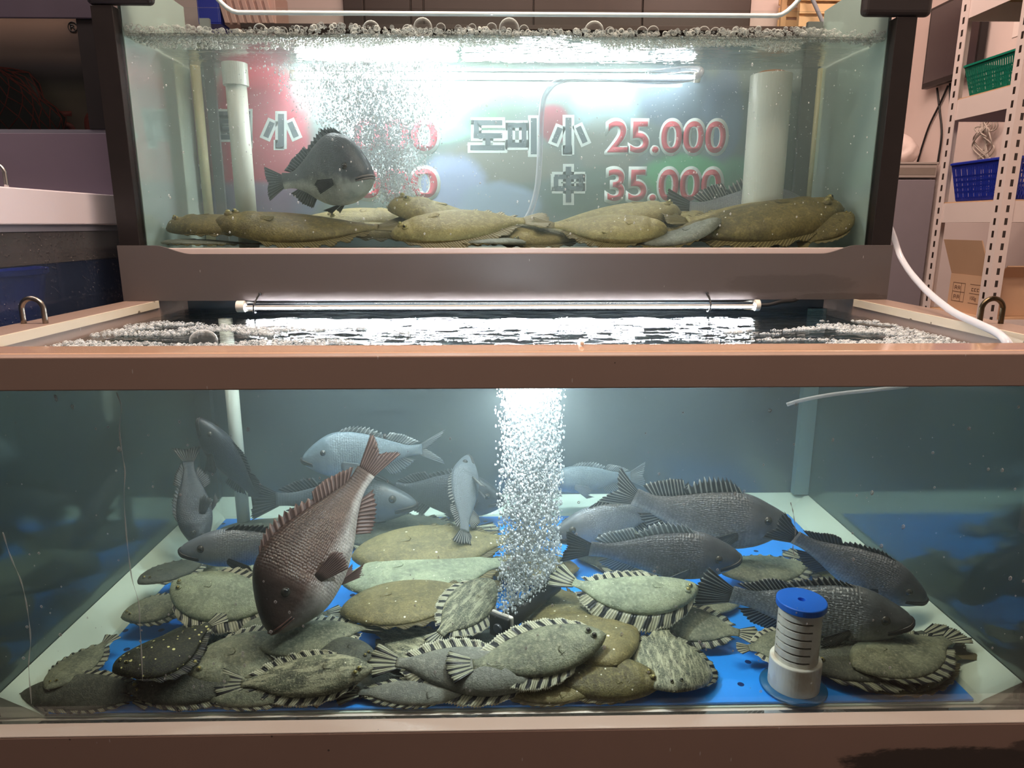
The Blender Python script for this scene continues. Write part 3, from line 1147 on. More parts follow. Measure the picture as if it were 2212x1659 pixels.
def flatfish(label, skin, finmat, tailmat, head, tail, wide=.21, thick=.055, lat=0.0, vert=0.0, s_vert=0.0, droop=(0.0, 0.0), up=(0, 0, 1), roll=0.0,
             finw=.075, eye_side=1, group=None, seed=1, iris=None, belly=None, name='flatfish', eyes=True, ruffle=.012, serr=.14, fin_droop=.02, spot=None):
    """flounder lying on its blind side: dished oval body, fringe fins on both edges, both eyes on top"""
    LT = 1.20
    T = [0, .02, .06, .13, .22, .34, .48, .62, .76, .88, .95, 1]
    W = herm(T, [.015, .045, .085, .135, .175, .205, .21, .188, .138, .072, .048, .046])
    H = herm(T, [.014, .030, .044, .052, .056, .058, .055, .046, .034, .022, .014, .010])
    kw = wide / .21
    kh = thick / .055
    B0 = Bend(LT, lat, vert, 0, s_vert)
    dl, dr = droop

    def D(x, y, z):
        q = y / wide
        zz = z - (dl if q > 0 else dr) * abs(q) ** 1.7 * wide
        return B0(x, y, zz)
    O = D(-.5, 0, -.012)
    root = thing(name, label, 'flatfish', group=group)
    NT_, NP = 52, 36
    gill = .245

    def ringpt(t, ph):
        w, h = float(W(t)) * kw, float(H(t)) * kh
        c, s = math.cos(ph), math.sin(ph)
        y = w * math.copysign(abs(c) ** .92, c)
        if s > 0:
            z = h * abs(s) ** .85
            q = y / (w + 1e-6)
            ge = gill - .05 * q * q
            z *= 1 + .10 * (1 - sstep(ge - .004, ge + .008, t)) * sstep(.08, ge - .03, t) * (1 - q * q)
            z *= 1 - .10 * math.exp(-((t - .145) / .016) ** 2) * (1 - q * q)
        else:
            z = -.22 * h * abs(s) ** .8
        return y, z
    ts = [(i / NT_) ** 1.15 for i in range(NT_ + 1)]
    vs, uvs, fs = [], [], []
    for t in ts:
        for k in range(NP):
            y, z = ringpt(t, 2 * math.pi * k / NP)
            vs.append(D(-t, y, z) - O)
            uvs.append((t, .5 + y))
    for i in range(NT_):
        for k in range(NP):
            k2 = (k + 1) % NP
            fs.append((i * NP + k, i * NP + k2, (i + 1) * NP + k2, (i + 1) * NP + k))
    fs.append(tuple(range(NP))[::-1])
    fs.append(tuple(NT_ * NP + k for k in range(NP)))
    mesh_uv('body', vs, [f[::-1] for f in fs], uvs, skin, root, True)
    # fringe fins
    for s, nm, t0 in ((eye_side, 'dorsal_fin', .07), (-eye_side, 'anal_fin', .26)):
        def fb_(a, s=s, t0=t0):
            t = t0 + (.90 - t0) * a
            return (-t, s * (float(W(t)) * kw - .006), -.001)

        def ft_(a, s=s, t0=t0):
            t = t0 + (.90 - t0) * a
            h = finw * (math.sin(math.pi * min(1, (.06 + a * .92))) ** .55)
            return (-t - .035 - .03 * a, s * (float(W(t)) * kw + h), -fin_droop * h / .075)
        fin(nm, fb_, ft_, 44, finmat, root, D, O, serr=serr, rows=4, ruffle=ruffle, rfreq=7, nrm=(0, 0, 1), solid=.004, seed=seed + (3 if s > 0 else 8))

    def tb(a):
        q = 2 * a - 1
        return (-.985, .044 * q, 0)

    def tt(a):
        q = 2 * a - 1
        return (-1.20 + .05 * q * q, .125 * q, 0)
    fin('tail_fin', tb, tt, 16, tailmat, root, D, O, serr=.07, rows=4, ruffle=.012, rfreq=1.6, nrm=(0, 0, 1), solid=.005, seed=seed + 11)
    # small breast fin lying on the upper side
    hz = lambda t, y: float(H(t)) * kh * max(.02, 1 - (y / (float(W(t)) * kw)) ** 2) ** .42

    def pb(a):
        y = -eye_side * (.015 + .03 * a)
        return (-.275, y, hz(.275, y) - .003)

    def pt(a):
        y = -eye_side * (.022 + .060 * a)
        return (-.375 + .03 * abs(a - .4), y, hz(.37, y) + .004)
    fin('pectoral_fin', pb, pt, 7, skin, root, D, O, serr=.08, rows=3, nrm=(0, 0, 1), solid=.004, seed=seed + 5)
    if eyes:
        for (t, y) in ((.115, .030), (.085, -.014)):
            yy = y * eye_side * kw + eye_side * .012
            c = D(-t, yy, hz(t, yy) + .007) - O
            lid = MB().ball(D(-t, yy, hz(t, yy) - .002) - O, .0235, 8, sz=(1.15, 1, .85)).build('eyelid', skin, root, smooth=True)
            up_ = (D(-t, yy, .1) - D(-t, yy, 0)).normalized()
            out = (up_ * .55 + (D(-t + .05, yy + y * 3, 0) - D(-t, yy, 0)).normalized() * .85).normalized()
            eo = MB().ball(c + out * .006, .0165, 8).build('eye', iris or M_IRIS_GOLD, root, smooth=True)
            MB().ball(c + out * .0150, .0098, 8).build('pupil', M_PUPIL, eo, smooth=True)
    # mouth
    qs = np.linspace(-1, 1, 13)
    pts = []
    for q in qs:
        t = .055 * abs(q) ** 1.5
        y = q * float(W(t)) * kw * 1.0
        pts.append(D(-t + .003, y, .004 + .010 * (1 - abs(q))) - O)
    lp = MB().tube(pts, [.0075 * (1 - .5 * abs(q)) for q in qs], 6).build('lips', skin, root, smooth=True)
    place(root, head, tail, D, LT, O, up, roll)
    return keep_in(root, BOX_LOW if root.matrix_world.translation.z < 1.0 else BOX_UP)

# ------------------------------------------------------------------ fish: colours
SK_SNAP = mat_skin('snapper_skin', C(68, 50, 45), C(112, 88, 79), C(206, 198, 192), .35, 60, .40, .36, .25)  # dark head: partly its own colour, partly shade put into the skin
SK_BREAM = mat_skin('dark_bream_skin', C(78, 82, 88), C(116, 122, 128), C(214, 218, 208), .35, 70, .30, .42, .75, pale=.27)
SK_ROCK = mat_skin('grey_rockfish_skin', C(104, 108, 110), C(158, 162, 162), C(206, 206, 202), .5, 46, .75, .34, .5, 11)
SK_ROCKD = mat_skin('dark_rockfish_skin', C(88, 88, 92), C(126, 126, 130), C(180, 180, 180), .45, 50, .5, .38, .6, 9)
SK_SILVER = mat_skin('silver_grey_skin', C(116, 122, 130), C(164, 170, 178), C(188, 194, 198), .25, 60, .4, .32, .7)
SK_SHADE = mat_skin('shadowy_skin', C(46, 50, 58), C(60, 64, 72), C(76, 80, 86), .3, 50, .3, .4, .7)  # shade of the dark tank back is put into this skin colour
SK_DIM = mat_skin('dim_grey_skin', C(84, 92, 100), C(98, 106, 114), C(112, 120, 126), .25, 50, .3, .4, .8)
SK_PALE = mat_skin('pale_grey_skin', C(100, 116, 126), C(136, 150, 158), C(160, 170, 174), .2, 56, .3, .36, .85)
F_SNAP = mat_fin('snapper_fin', C(172, 142, 134), C(104, 76, 70), rays=10, trans=.45)
F_DARK = mat_fin('dark_fin', C(92, 94, 98), C(26, 27, 30), rays=10, trans=.3)
F_RAY = mat_fin('rayed_grey_fin', C(196, 196, 190), C(64, 66, 70), rays=11, trans=.55)
F_PALE = mat_fin('pale_fin', C(206, 212, 214), C(140, 146, 150), rays=11, trans=.45)
FL_GREY = mat_flat('grey_green_flatfish', C(138, 142, 116), C(90, 94, 78), C(186, 186, 156), None)
FL_PALE = mat_flat('pale_green_flatfish', C(164, 174, 144), C(124, 134, 112), C(200, 206, 176), C(225, 225, 205), 20, .8, dot_r=.07)
FL_MOTT = mat_flat('mottled_flatfish', C(124, 128, 104), C(70, 74, 62), C(204, 202, 168), C(225, 222, 196), 13, 1, 10, .55, .06)
FL_DARKSPOT = mat_flat('dark_spotted_flatfish', C(44, 46, 34), C(22, 24, 18), C(92, 92, 56), C(226, 220, 150), 15, .9, 8, .1, .17)
FL_BROWN = mat_flat('brown_flounder', C(136, 126, 84), C(106, 98, 64), C(158, 148, 100), C(236, 232, 214), 13, .8, 6, 0, .085)
FL_DKBROWN = mat_flat('dark_brown_flounder', C(120, 112, 72), C(84, 78, 52), C(152, 142, 90), C(226, 222, 200), 11, 1, 6, 0, .075)
FL_SMOOTH = mat_flat('smooth_grey_flatfish', C(132, 135, 122), C(108, 110, 102), C(160, 162, 148), C(196, 196, 180), 24, .7, 4, 0, .05)
FL_DULL = mat_flat('dull_dark_flatfish', C(88, 92, 80), C(58, 62, 54), C(120, 122, 102), None)
FL_TAN = mat_flat('tan_flounder', C(164, 150, 98), C(132, 120, 78), C(190, 176, 120), C(238, 232, 212), 9, .6, 5, 0, .06)
FL_OLIVE = mat_flat('olive_flounder', C(122, 108, 60), C(92, 82, 46), C(150, 134, 78), C(236, 232, 214), 9, .9, 5, 0, .06)
FL_ALGAE = mat_flat('green_brown_flounder', C(84, 86, 40), C(54, 58, 30), C(112, 112, 56), None)
F_STRIPE = mat_fin('striped_fringe', C(222, 220, 190), C(166, 166, 142), 9, 44, .25, None, .42, C(232, 230, 206))
F_STRIPE2 = mat_fin('dim_striped_fringe', C(200, 200, 172), C(142, 144, 122), 9, 44, .25, None, .45)
F_STRIPET = mat_fin('striped_tail', C(206, 206, 178), C(150, 152, 128), 5, 16, .25, None, .45, None, .3)
F_PLAIN = mat_fin('plain_fringe', C(132, 122, 82), C(92, 84, 54), 0, 44, .3)
F_TAN = mat_fin('tan_fringe', C(178, 164, 112), C(116, 104, 66), 0, 44, .35)
F_WHITE = mat_fin('whitish_fringe', C(226, 218, 190), C(150, 138, 106), 0, 44, .3)

ZF = 0.5045


def ff(px0, py0, h0, px1, py1, h1):
    """snout and tail of a fish in the lower tank: the points seen at these places, h0 and h1 above the plate"""
    return PZ(px0, py0, ZF + h0), PZ(px1, py1, ZF + h1)


# ---- flatfish heap of the lower tank, front to back
def low_flat(label, skin, hd, finm=None, tailm=None, **kw):
    h, t = ff(*hd)
    kw['roll'] = abs(kw.get('roll', 0)) * (1 if h.x < t.x else -1)
    kw['group'] = 'flatfish heaped on the floor of the lower tank'
    kw['wide'] = kw.get('wide', .21) * (1.12 if kw.get('wide', .21) > .185 else 1)
    return flatfish(label, skin, finm or F_STRIPE, tailm or F_STRIPET, h, t, **kw)


low_flat('dull dark flatfish pressed flat along the front glass in the corner by the cream board', FL_DULL, (40, 1510, .014, 350, 1490, .018), F_STRIPE2, wide=.15, thick=.05, roll=R(30), finw=.04, seed=1, eyes=False)
low_flat('dull green-grey flatfish at the front glass below the dark yellow-spotted one', FL_DULL, (270, 1492, .022, 590, 1488, .022), F_STRIPE2, wide=.15, thick=.06, roll=R(32), finw=.04, seed=2)
low_flat('grey flatfish half hidden behind the dark yellow-spotted flatfish', FL_GREY, (100, 1490, .028, 250, 1370, .03), F_STRIPE2, wide=.23, seed=3)
low_flat('near-black flatfish covered in yellow-white spots, facing the front glass', FL_DARKSPOT, (215, 1486, .060, 470, 1352, .075), mat_fin('dark_spotted_fringe', C(96, 98, 70), C(28, 30, 24), 7, 44, .2), None, wide=.31, thick=.10, droop=(.2, .25), vert=-.3, seed=4)
low_flat('grey-green flatfish with a striped fringe, nose against the yellow-spotted one', FL_GREY, (398, 1446, .038, 745, 1376, .052), wide=.205, thick=.075, roll=R(-28), eye_side=1, vert=-.3, seed=5)
low_flat('dark mottled flatfish with raised eyes and striped fringe lying at the front glass', FL_MOTT, (800, 1462, .045, 452, 1500, .026), wide=.155, thick=.07, roll=R(38), finw=.06, eye_side=-1, seed=6, vert=-.2)
low_flat('large smooth grey flatfish with a striped fin edge, head down at the front glass', FL_SMOOTH, (1165, 1495, .022, 790, 1452, .040), wide=.165, thick=.085, roll=R(34), eye_side=-1, seed=7, eyes=False)
low_flat('speckled grey-green flatfish slanting up in front of the black air stone', FL_GREY, (1308, 1372, .075, 962, 1442, .05), wide=.185, thick=.070, roll=R(30), eye_side=1, seed=8, vert=-.45, iris=M_IRIS_DARK, finw=.085)
low_flat('dark brown flounder at the front glass beside the bare blue plate', FL_DKBROWN, (1440, 1498, .020, 1095, 1470, .028), F_PLAIN, F_PLAIN, wide=.18, thick=.085, roll=R(28), seed=9, finw=.03)
low_flat('grey lined flatfish facing outward alone on the bare blue plate', FL_MOTT, (1462, 1508, .022, 1425, 1345, .045), F_STRIPE2, wide=.46, thick=.085, droop=(.22, .22), seed=10, iris=M_IRIS_DARK, finw=.085)
low_flat('big brown flounder with white dots below the crescent-shaped flatfish', FL_BROWN, (1330, 1440, .040, 1165, 1245, .03), F_PLAIN, F_PLAIN, wide=.30, thick=.07, seed=11, eyes=False, finw=.035)
low_flat('pale green flatfish sagging in a crescent with a bold black-and-white fringe', FL_PALE, (1508, 1268, .085, 1190, 1235, .095), wide=.17, thick=.065, roll=R(26), lat=-.95, eye_side=-1, seed=12, finw=.115, fin_droop=.05)
low_flat('grey flatfish with a dim striped edge under the big rockfish tail', FL_GREY, (1395, 1330, .03, 1640, 1375, .03), F_STRIPE2, wide=.20, thick=.06, roll=R(-24), seed=13, eyes=False)
low_flat('pale grey-green flatfish with a ruffled striped fringe behind the snapper head', FL_PALE, (372, 1262, .085, 660, 1300, .06), wide=.23, thick=.07, roll=R(-22), seed=14, lat=.45, finw=.10)
low_flat('rounded grey flatfish with its cheek over bare blue plate', FL_GREY, (262, 1335, .035, 450, 1285, .035), F_STRIPE2, wide=.24, thick=.09, roll=R(-14), seed=15)
low_flat('dark grey flatfish against the cream board below the silver-grey fish', FL_DULL, (300, 1262, .06, 470, 1195, .045), F_STRIPE2, wide=.24, thick=.06, seed=16)
low_flat('mottled flatfish with a striped tail edge standing up beside the bubble column', FL_MOTT, (1065, 1255, .08, 925, 1395, .045), wide=.235, thick=.08, roll=R(18), seed=17, eyes=False, eye_side=1, finw=.10)
low_flat('flat brown flounder with white dots behind the snapper belly', FL_BROWN, (735, 1325, .060, 1085, 1262, .060), F_PLAIN, F_PLAIN, wide=.26, thick=.06, seed=18, eyes=False, finw=.04)
low_flat('pale teal flatfish showing as a band behind the brown dotted flounder', FL_PALE, (740, 1262, .055, 1150, 1205, .05), F_TAN, F_TAN, wide=.25, thick=.05, seed=19, eyes=False, finw=.05)
low_flat('long green-brown flatfish at the back with its edge lifted off the pale one', FL_BROWN, (760, 1205, .060, 1160, 1158, .062), F_PLAIN, F_PLAIN, wide=.22, thick=.06, roll=R(10), seed=20, eyes=False, finw=.03)
low_flat('small dark flatfish peeping out between the two grey striped ones', FL_DULL, (812, 1420, .040, 610, 1400, .045), F_STRIPE2, wide=.22, thick=.09, roll=R(16), seed=21, eye_side=-1)
low_flat('mottled green-grey flatfish in the middle of the heap, head under the slanting one', FL_MOTT, (985, 1432, .025, 790, 1352, .03), F_STRIPE2, wide=.29, thick=.08, seed=22, eyes=False)
low_flat('flatfish mostly hidden by the snapper head, its striped tail fanned out', FL_GREY, (560, 1400, .05, 832, 1345, .055), wide=.20, thick=.06, roll=R(-10), seed=23, eyes=False, finw=.10)
low_flat('flatfish with a pale striped tail under the snapper mouth', FL_GREY, (520, 1360, .045, 742, 1318, .05), wide=.18, thick=.06, roll=R(-10), seed=24, eyes=False)
low_flat('very dark flatfish with a grey striped tail fin behind the strainer', FL_DULL, (1780, 1510, .015, 2130, 1425, .035), F_STRIPE2, wide=.27, thick=.055, seed=25, finw=.10)
low_flat('dim grey flatfish under the chin of the big rockfish', FL_GREY, (1850, 1450, .03, 2090, 1375, .04), F_STRIPE2, wide=.25, thick=.06, seed=26, eyes=False)
low_flat('green-brown flounder in the corner against the front glass and the cream board', FL_ALGAE, (1960, 1538, .010, 2235, 1455, .02), F_PLAIN, F_PLAIN, wide=.22, thick=.05, seed=27, eyes=False, finw=.03)
low_flat('grey flatfish with a dark-barred edge just behind the strainer foot', FL_GREY, (1760, 1395, .03, 1590, 1400, .03), F_STRIPE, wide=.27, thick=.06, roll=R(16), seed=28, eyes=False, finw=.09)
low_flat('dim grey flatfish lying under the two rockfish at the back', FL_GREY, (1560, 1240, .03, 1790, 1215, .03), F_STRIPE2, wide=.24, thick=.07, seed=29, eyes=False)


for k, (lab, sk, hd, kw) in enumerate([
    ('green-grey flatfish lying in the gap between the snapper head and the corner board', FL_GREY, (330, 1400, .012, 560, 1330, .012), dict(wide=.25)),
    ('dark flatfish underneath the heap, below the smooth grey one', FL_DULL, (700, 1455, .012, 980, 1440, .012), dict(wide=.26)),
    ('dull flatfish underneath the slanting speckled one', FL_DULL, (960, 1400, .012, 1200, 1380, .012), dict(wide=.26)),
    ('brownish flatfish under the bubble column', FL_BROWN, (1250, 1230, .012, 1000, 1215, .012), dict(wide=.26)),
    ('dull flatfish in the shade below the silvery-ridged rockfish', FL_DULL, (1240, 1200, .012, 1560, 1190, .012), dict(wide=.24)),
    ('dark flatfish at the back below the hanging grey fish', FL_DULL, (720, 1150, .012, 1080, 1144, .012), dict(wide=.24)),
    ('dull green flatfish at the back wall below the slim grey fish', FL_DULL, (470, 1150, .012, 770, 1152, .012), dict(wide=.24)),
    ('dim flatfish on the floor below the silver-grey fish', FL_GREY, (420, 1215, .012, 740, 1235, .012), dict(wide=.26)),
    ('dull flatfish at the back below the large dark rockfish', FL_DULL, (1240, 1150, .012, 1540, 1146, .012), dict(wide=.24)),
    ('narrow dull flatfish wedged along the front glass below the near-black spotted one', FL_DULL, (90, 1512, .012, 330, 1512, .012), dict(wide=.13, roll=R(28), finw=.03)),
    ('narrow grey flatfish wedged along the front glass below the dark mottled one', FL_GREY, (420, 1512, .012, 700, 1512, .012), dict(wide=.12, roll=R(28), finw=.03)),
    ('narrow grey flatfish wedged along the front glass below the smooth grey one', FL_SMOOTH, (1010, 1512, .012, 720, 1512, .012), dict(wide=.12, roll=R(28), finw=.03)),
    ('narrow brown flounder wedged along the front glass below the dark brown one', FL_BROWN, (1290, 1512, .012, 1030, 1512, .012), dict(wide=.12, roll=R(28), finw=.03)),
    ('grey flatfish lying between the crescent flatfish and the bare plate', FL_GREY, (1600, 1300, .012, 1330, 1290, .012), dict(wide=.24)),
    ('dim brown flatfish lying at the back against the board behind two rockfish', FL_ALGAE, (1960, 1290, .012, 1700, 1190, .012), dict(wide=.24)),
]):
    low_flat(lab, sk, hd, F_STRIPE2 if sk is not FL_BROWN else F_PLAIN, None, eyes=False, thick=.05, seed=100 + k, **kw)

# ---- swimming fish of the lower tank
round_fish('red_snapper', 'brownish red snapper diving head down close to the front glass', 'fish', 'snapper', SK_SNAP, F_SNAP, F_SNAP,
           PY(584, 1366, .090), PY(838, 952, .29), lat=-.42, up=(-.80, -.34, .45), roll=R(0), dors=.5, fork=.22, deep=1.24, fat=1.25, lips=M_LIP_PINK, lipw=.7, tailspan=.11, seed=31, pect=1.0, pect_ang=.35)
round_fish('rockfish', 'grey scaly rockfish with a fanned tail swimming behind the strainer', 'fish', 'rockfish', SK_ROCK, F_RAY, F_RAY,
           PY(1968, 1368, .115), PY(1500, 1290, .20), deep=1.26, fat=1.1, lat=.16, vert=-.40, seed=41, dors=.5, up=(0, -.22, 1), fork=.0)
round_fish('rockfish', 'grey rockfish nosing down to the cream board behind the scaly one', 'fish', 'rockfish', SK_ROCKD, F_DARK, F_DARK,
           PY(2002, 1296, .215), PY(1660, 1130, .30), deep=1.26, fat=1.1, lat=.12, vert=-.25, seed=42, dors=.35, up=(0, -.25, 1))
round_fish('rockfish', 'large dark rockfish with raised spiny back fin and upswept tail', 'fish', 'rockfish', SK_ROCKD, F_RAY, F_RAY,
           PY(1705, 1125, .36), PY(1305, 1040, .42), deep=1.26, fat=1.1, lat=-.2, vert=-.65, seed=43, dors=1.05, up=(0, -.1, 1), fork=.2)
round_fish('rockfish', 'dark rockfish with a bright silvery back ridge below the upswept-tailed one', 'fish', 'rockfish', SK_ROCKD, F_PALE, F_DARK,
           PY(1600, 1205, .28), PY(1205, 1180, .31), deep=1.26, fat=1.1, lat=.2, vert=-.3, seed=44, dors=.9, up=(0, -.35, 1))
round_fish('rockfish', 'grey fish with a fine lateral line behind the bubble column', 'fish', 'rockfish', SK_SILVER, F_RAY, F_RAY,
           PY(1190, 1160, .42), PY(1500, 1075, .50), lat=.1, seed=45, dors=.5, up=(0, -.1, 1))
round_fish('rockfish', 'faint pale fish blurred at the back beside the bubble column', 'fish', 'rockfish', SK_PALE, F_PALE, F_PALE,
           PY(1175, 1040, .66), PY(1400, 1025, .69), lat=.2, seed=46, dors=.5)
round_fish('rockfish', 'silver-grey fish resting with its head by the cream board', 'fish', 'rockfish', SK_SILVER, F_DARK, F_DARK,
           PY(388, 1190, .28), PY(760, 1195, .34), lat=-.12, vert=.15, seed=47, dors=.55, up=(0, -.25, 1), pect=1.1)
round_fish('rockfish', 'pale blurred fish with a forked tail behind the snapper tail', 'fish', 'snapper', SK_PALE, F_PALE, F_PALE,
           PY(652, 992, .55), PY(965, 965, .62), lat=.25, seed=48, dors=.5, fork=.4, up=(0, .05, 1))
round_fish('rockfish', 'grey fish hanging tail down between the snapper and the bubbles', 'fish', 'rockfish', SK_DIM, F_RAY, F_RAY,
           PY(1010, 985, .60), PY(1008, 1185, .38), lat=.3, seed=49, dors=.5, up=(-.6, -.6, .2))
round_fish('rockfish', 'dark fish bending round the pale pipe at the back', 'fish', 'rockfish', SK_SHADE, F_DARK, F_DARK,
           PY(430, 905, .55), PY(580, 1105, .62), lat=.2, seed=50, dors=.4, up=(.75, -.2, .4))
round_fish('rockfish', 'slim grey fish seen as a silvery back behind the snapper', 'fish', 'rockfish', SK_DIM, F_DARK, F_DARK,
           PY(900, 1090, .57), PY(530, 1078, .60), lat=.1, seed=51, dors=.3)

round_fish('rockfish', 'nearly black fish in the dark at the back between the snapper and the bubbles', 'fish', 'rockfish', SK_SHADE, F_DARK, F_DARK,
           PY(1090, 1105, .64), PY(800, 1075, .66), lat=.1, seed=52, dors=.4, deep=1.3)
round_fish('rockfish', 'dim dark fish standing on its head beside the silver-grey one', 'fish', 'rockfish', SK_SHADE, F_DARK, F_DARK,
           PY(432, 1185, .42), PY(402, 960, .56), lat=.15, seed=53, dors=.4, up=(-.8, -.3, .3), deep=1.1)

# ---- upper tank
round_fish('rock_bream', 'dark grey bream with a pale chin swimming in the upper tank', 'fish', 'bream', SK_BREAM, F_DARK, F_DARK,
           PY(800, 380, .700), PY(566, 398, .83), lat=.50, vert=.12, deep=1.34, fat=1.15, seed=61, dors=.55, fork=.12, up=(0, -.05, 1), pect=.9, lips=M_LIP_GREY, lipw=1.0)
round_fish('rockfish', 'silver scaly fish resting behind the flounders beside the wide pipe', 'fish', 'rockfish', SK_SILVER, F_RAY, F_DARK,
           PY(1760, 452, .90), PY(1440, 452, .86), lat=.1, seed=62, dors=.9)


def up_flat(label, skin, p0, p1, finm=F_TAN, **kw):
    h, t = PY(*p0), PY(*p1)
    kw['roll'] = abs(kw.get('roll', 0)) * (1 if h.x < t.x else -1)
    kw.setdefault('group', 'flounders heaped in the upper tank')
    return flatfish(label, skin, finm, finm, h, t, **kw)


up_flat('brown flounder lying flat, its eyes raised, nearest the wall of the cloudy tank', FL_OLIVE, (354, 497, .72), (650, 490, .76), wide=.25, thick=.12, roll=R(10), eye_side=1, seed=71, finw=.03)
up_flat('dark olive flounder with its head propped on its neighbour, below the dark bream', FL_OLIVE, (512, 484, .79), (800, 482, .82), wide=.22, thick=.11, roll=R(10), vert=-.35, seed=72, finw=.03)
up_flat('dark brown flounder pressed to the glass in front, below the dark bream', FL_OLIVE, (465, 516, .70), (885, 512, .72), wide=.19, thick=.090, roll=R(20), vert=-.35, eye_side=-1, seed=73, finw=.06)
up_flat('pale tan flounder at the back below the bubble plume', FL_TAN, (690, 485, .84), (1010, 492, .85), wide=.25, thick=.11, roll=R(12), seed=74, finw=.03, vert=-.3)
up_flat('yellowish flounder lifting its nose above the heap under the thin hose', FL_TAN, (838, 452, .765), (1215, 492, .78), wide=.21, thick=.11, roll=R(16), seed=75, finw=.03, s_vert=.22)
up_flat('tan flounder with a white ribbed fringe along its lower edge', FL_TAN, (842, 523, .665), (1190, 486, .71), F_WHITE, wide=.19, thick=.090, roll=R(30), seed=76, finw=.075, vert=.15)
up_flat('tan flounder with white dots, knobbly head raised before the silver fish', FL_TAN, (1470, 462, .79), (1140, 492, .80), wide=.24, thick=.105, roll=R(-12), eye_side=-1, seed=77, finw=.035)
up_flat('grey-tan flounder with a fine ribbed fringe, low in the middle of the heap', FL_TAN, (1440, 520, .70), (1150, 500, .72), wide=.23, thick=.11, roll=R(-26), seed=78, finw=.07, vert=-.3, eyes=False)
up_flat('grey flounder arched like a bridge over a dark hollow', FL_SMOOTH, (1560, 510, .68), (1290, 528, .68), wide=.22, thick=.08, roll=R(-10), vert=-1.1, seed=79, finw=.04, eyes=False)
up_flat('golden flounder with a ribbed yellow fringe in front of the wide pipe', FL_TAN, (1760, 478, .745), (1430, 478, .735), F_TAN, wide=.24, thick=.13, roll=R(-26), vert=-.5, seed=80, finw=.10, eyes=False)
up_flat('long brown flounder stretched along the glass below the wide pipe', FL_OLIVE, (1868, 484, .685), (1400, 528, .665), wide=.20, thick=.105, roll=R(-22), eye_side=-1, vert=-.30, seed=81, finw=.05)
up_flat('brown flounder with a shaded belly, its eye in the corner by the post', FL_OLIVE, (1905, 476, .69), (1790, 545, .655), wide=.26, thick=.12, roll=R(-30), seed=82, eye_side=1, finw=.04)
up_flat('greyish flounder lying lowest on the tank floor at the front glass', FL_SMOOTH, (330, 526, .69), (560, 527, .72), wide=.26, thick=.05, seed=83, eyes=False, finw=.03)
up_flat('pale flounder on the floor whose eyes peep out below the white-fringed one', FL_SMOOTH, (1135, 526, .665), (900, 524, .75), wide=.28, thick=.05, seed=84, finw=.03)


up_flat('tan flounder filling the gap on the floor at the foot of the thin hose', FL_TAN, (1010, 510, .74), (1330, 515, .76), wide=.22, thick=.10, roll=R(16), seed=85, eyes=False, finw=.04)
up_flat('tan flounder half buried behind the knobbly-headed one', FL_TAN, (1560, 490, .84), (1230, 488, .86), wide=.24, thick=.11, roll=R(8), seed=86, eyes=False, finw=.03)
up_flat('olive flounder buried low between the post and its long brown neighbour', FL_OLIVE, (1640, 512, .80), (1880, 505, .82), wide=.24, thick=.10, roll=R(12), seed=87, eyes=False, finw=.03)
up_flat('pale tan flounder at the back wall below the dark bream', FL_TAN, (880, 486, .86), (570, 482, .87), wide=.22, thick=.12, roll=R(14), seed=88, eyes=False, finw=.03)
# ------------------------------------------------------------------ fittings inside the tanks
# drain strainer standing on the blue plate
sx_, sy_ = PY(1711, 1500, .072).x, .072
zs = .5048
st = thing('drain_strainer', 'white slotted pipe strainer with a blue cap standing on the blue plate', 'strainer', (sx_, sy_, zs))
m = NT('stained_pvc')
co = m.coord()
stn = m.ramp(m.noise(m.mapping(co, (30, 30, 18)), 1.0, 4), [(.50, 0.0), (.72, 1.0)])
M_STPVC = m.done(m.principled(m.mix(m.math('MULTIPLY', stn, .6), C(232, 228, 216), C(170, 130, 78)), .4))
M_CAP = mat_plain('blue_cap', C(28, 104, 214), .35, 0, .05)
M_SLOT = mat_plain('dark_slot', C(58, 46, 34), .8)
c0 = (sx_, sy_, zs)
under(MB().lathe([(.0345, .002), (.0350, .004), (.0350, .046), (.0342, .0475), (.0295, .0475)], c0, 48).build('collar', M_STPVC, smooth=False, bevel=.0006), st)
b = MB()
na, zz0, zz1 = 60, .0476, .1270
zs_list = [zz0]
slots = [(.0535 + .0118 * k, .0535 + .0118 * k + .0030) for k in range(6)]
for s0, s1 in slots:
    zs_list += [s0, s1]
zs_list.append(zz1)
for i in range(len(zs_list) - 1):
    z0, z1 = zs_list[i], zs_list[i + 1]
    slot = i % 2 == 1
    for k in range(na):
        a0, a1 = 2 * math.pi * k / na, 2 * math.pi * (k + 1) / na
        am = math.degrees((a0 + a1) / 2)
        # slits on the side turned to the camera and on the far right
        if slot and (172 < am < 285 or 318 < am < 335 or 40 < am < 130):
            continue
        ps = []
        for rr in (.0262, .0292):
            ps.append([V((sx_ + rr * math.cos(a), sy_ + rr * math.sin(a), zs + z)) for a, z in ((a0, z0), (a1, z0), (a1, z1), (a0, z1))])
        b.add(ps[1], [(0, 1, 2, 3)])
        b.add(ps[0], [(3, 2, 1, 0)])
        b.add([ps[0][0], ps[0][1], ps[1][1], ps[1][0]], [(0, 1, 2, 3)])
        b.add([ps[0][3], ps[0][2], ps[1][2], ps[1][3]], [(3, 2, 1, 0)])
bo = under(b.build('slotted_pipe', M_STPVC), st)
MB().lathe([(.0255, .048), (.0255, .127)], c0, 40).build('dark_core', M_SLOT, bo, smooth=True)  # dark core added inside; shade behind the slits is put into its colour
under(MB().lathe([(.006, .1275), (.0325, .1275), (.0335, .1285), (.0335, .1365), (.0325, .1375), (.0050, .1375), (.0050, .132), (.0004, .132)], c0, 56).build('blue_lid', M_CAP, bevel=.0006), st)
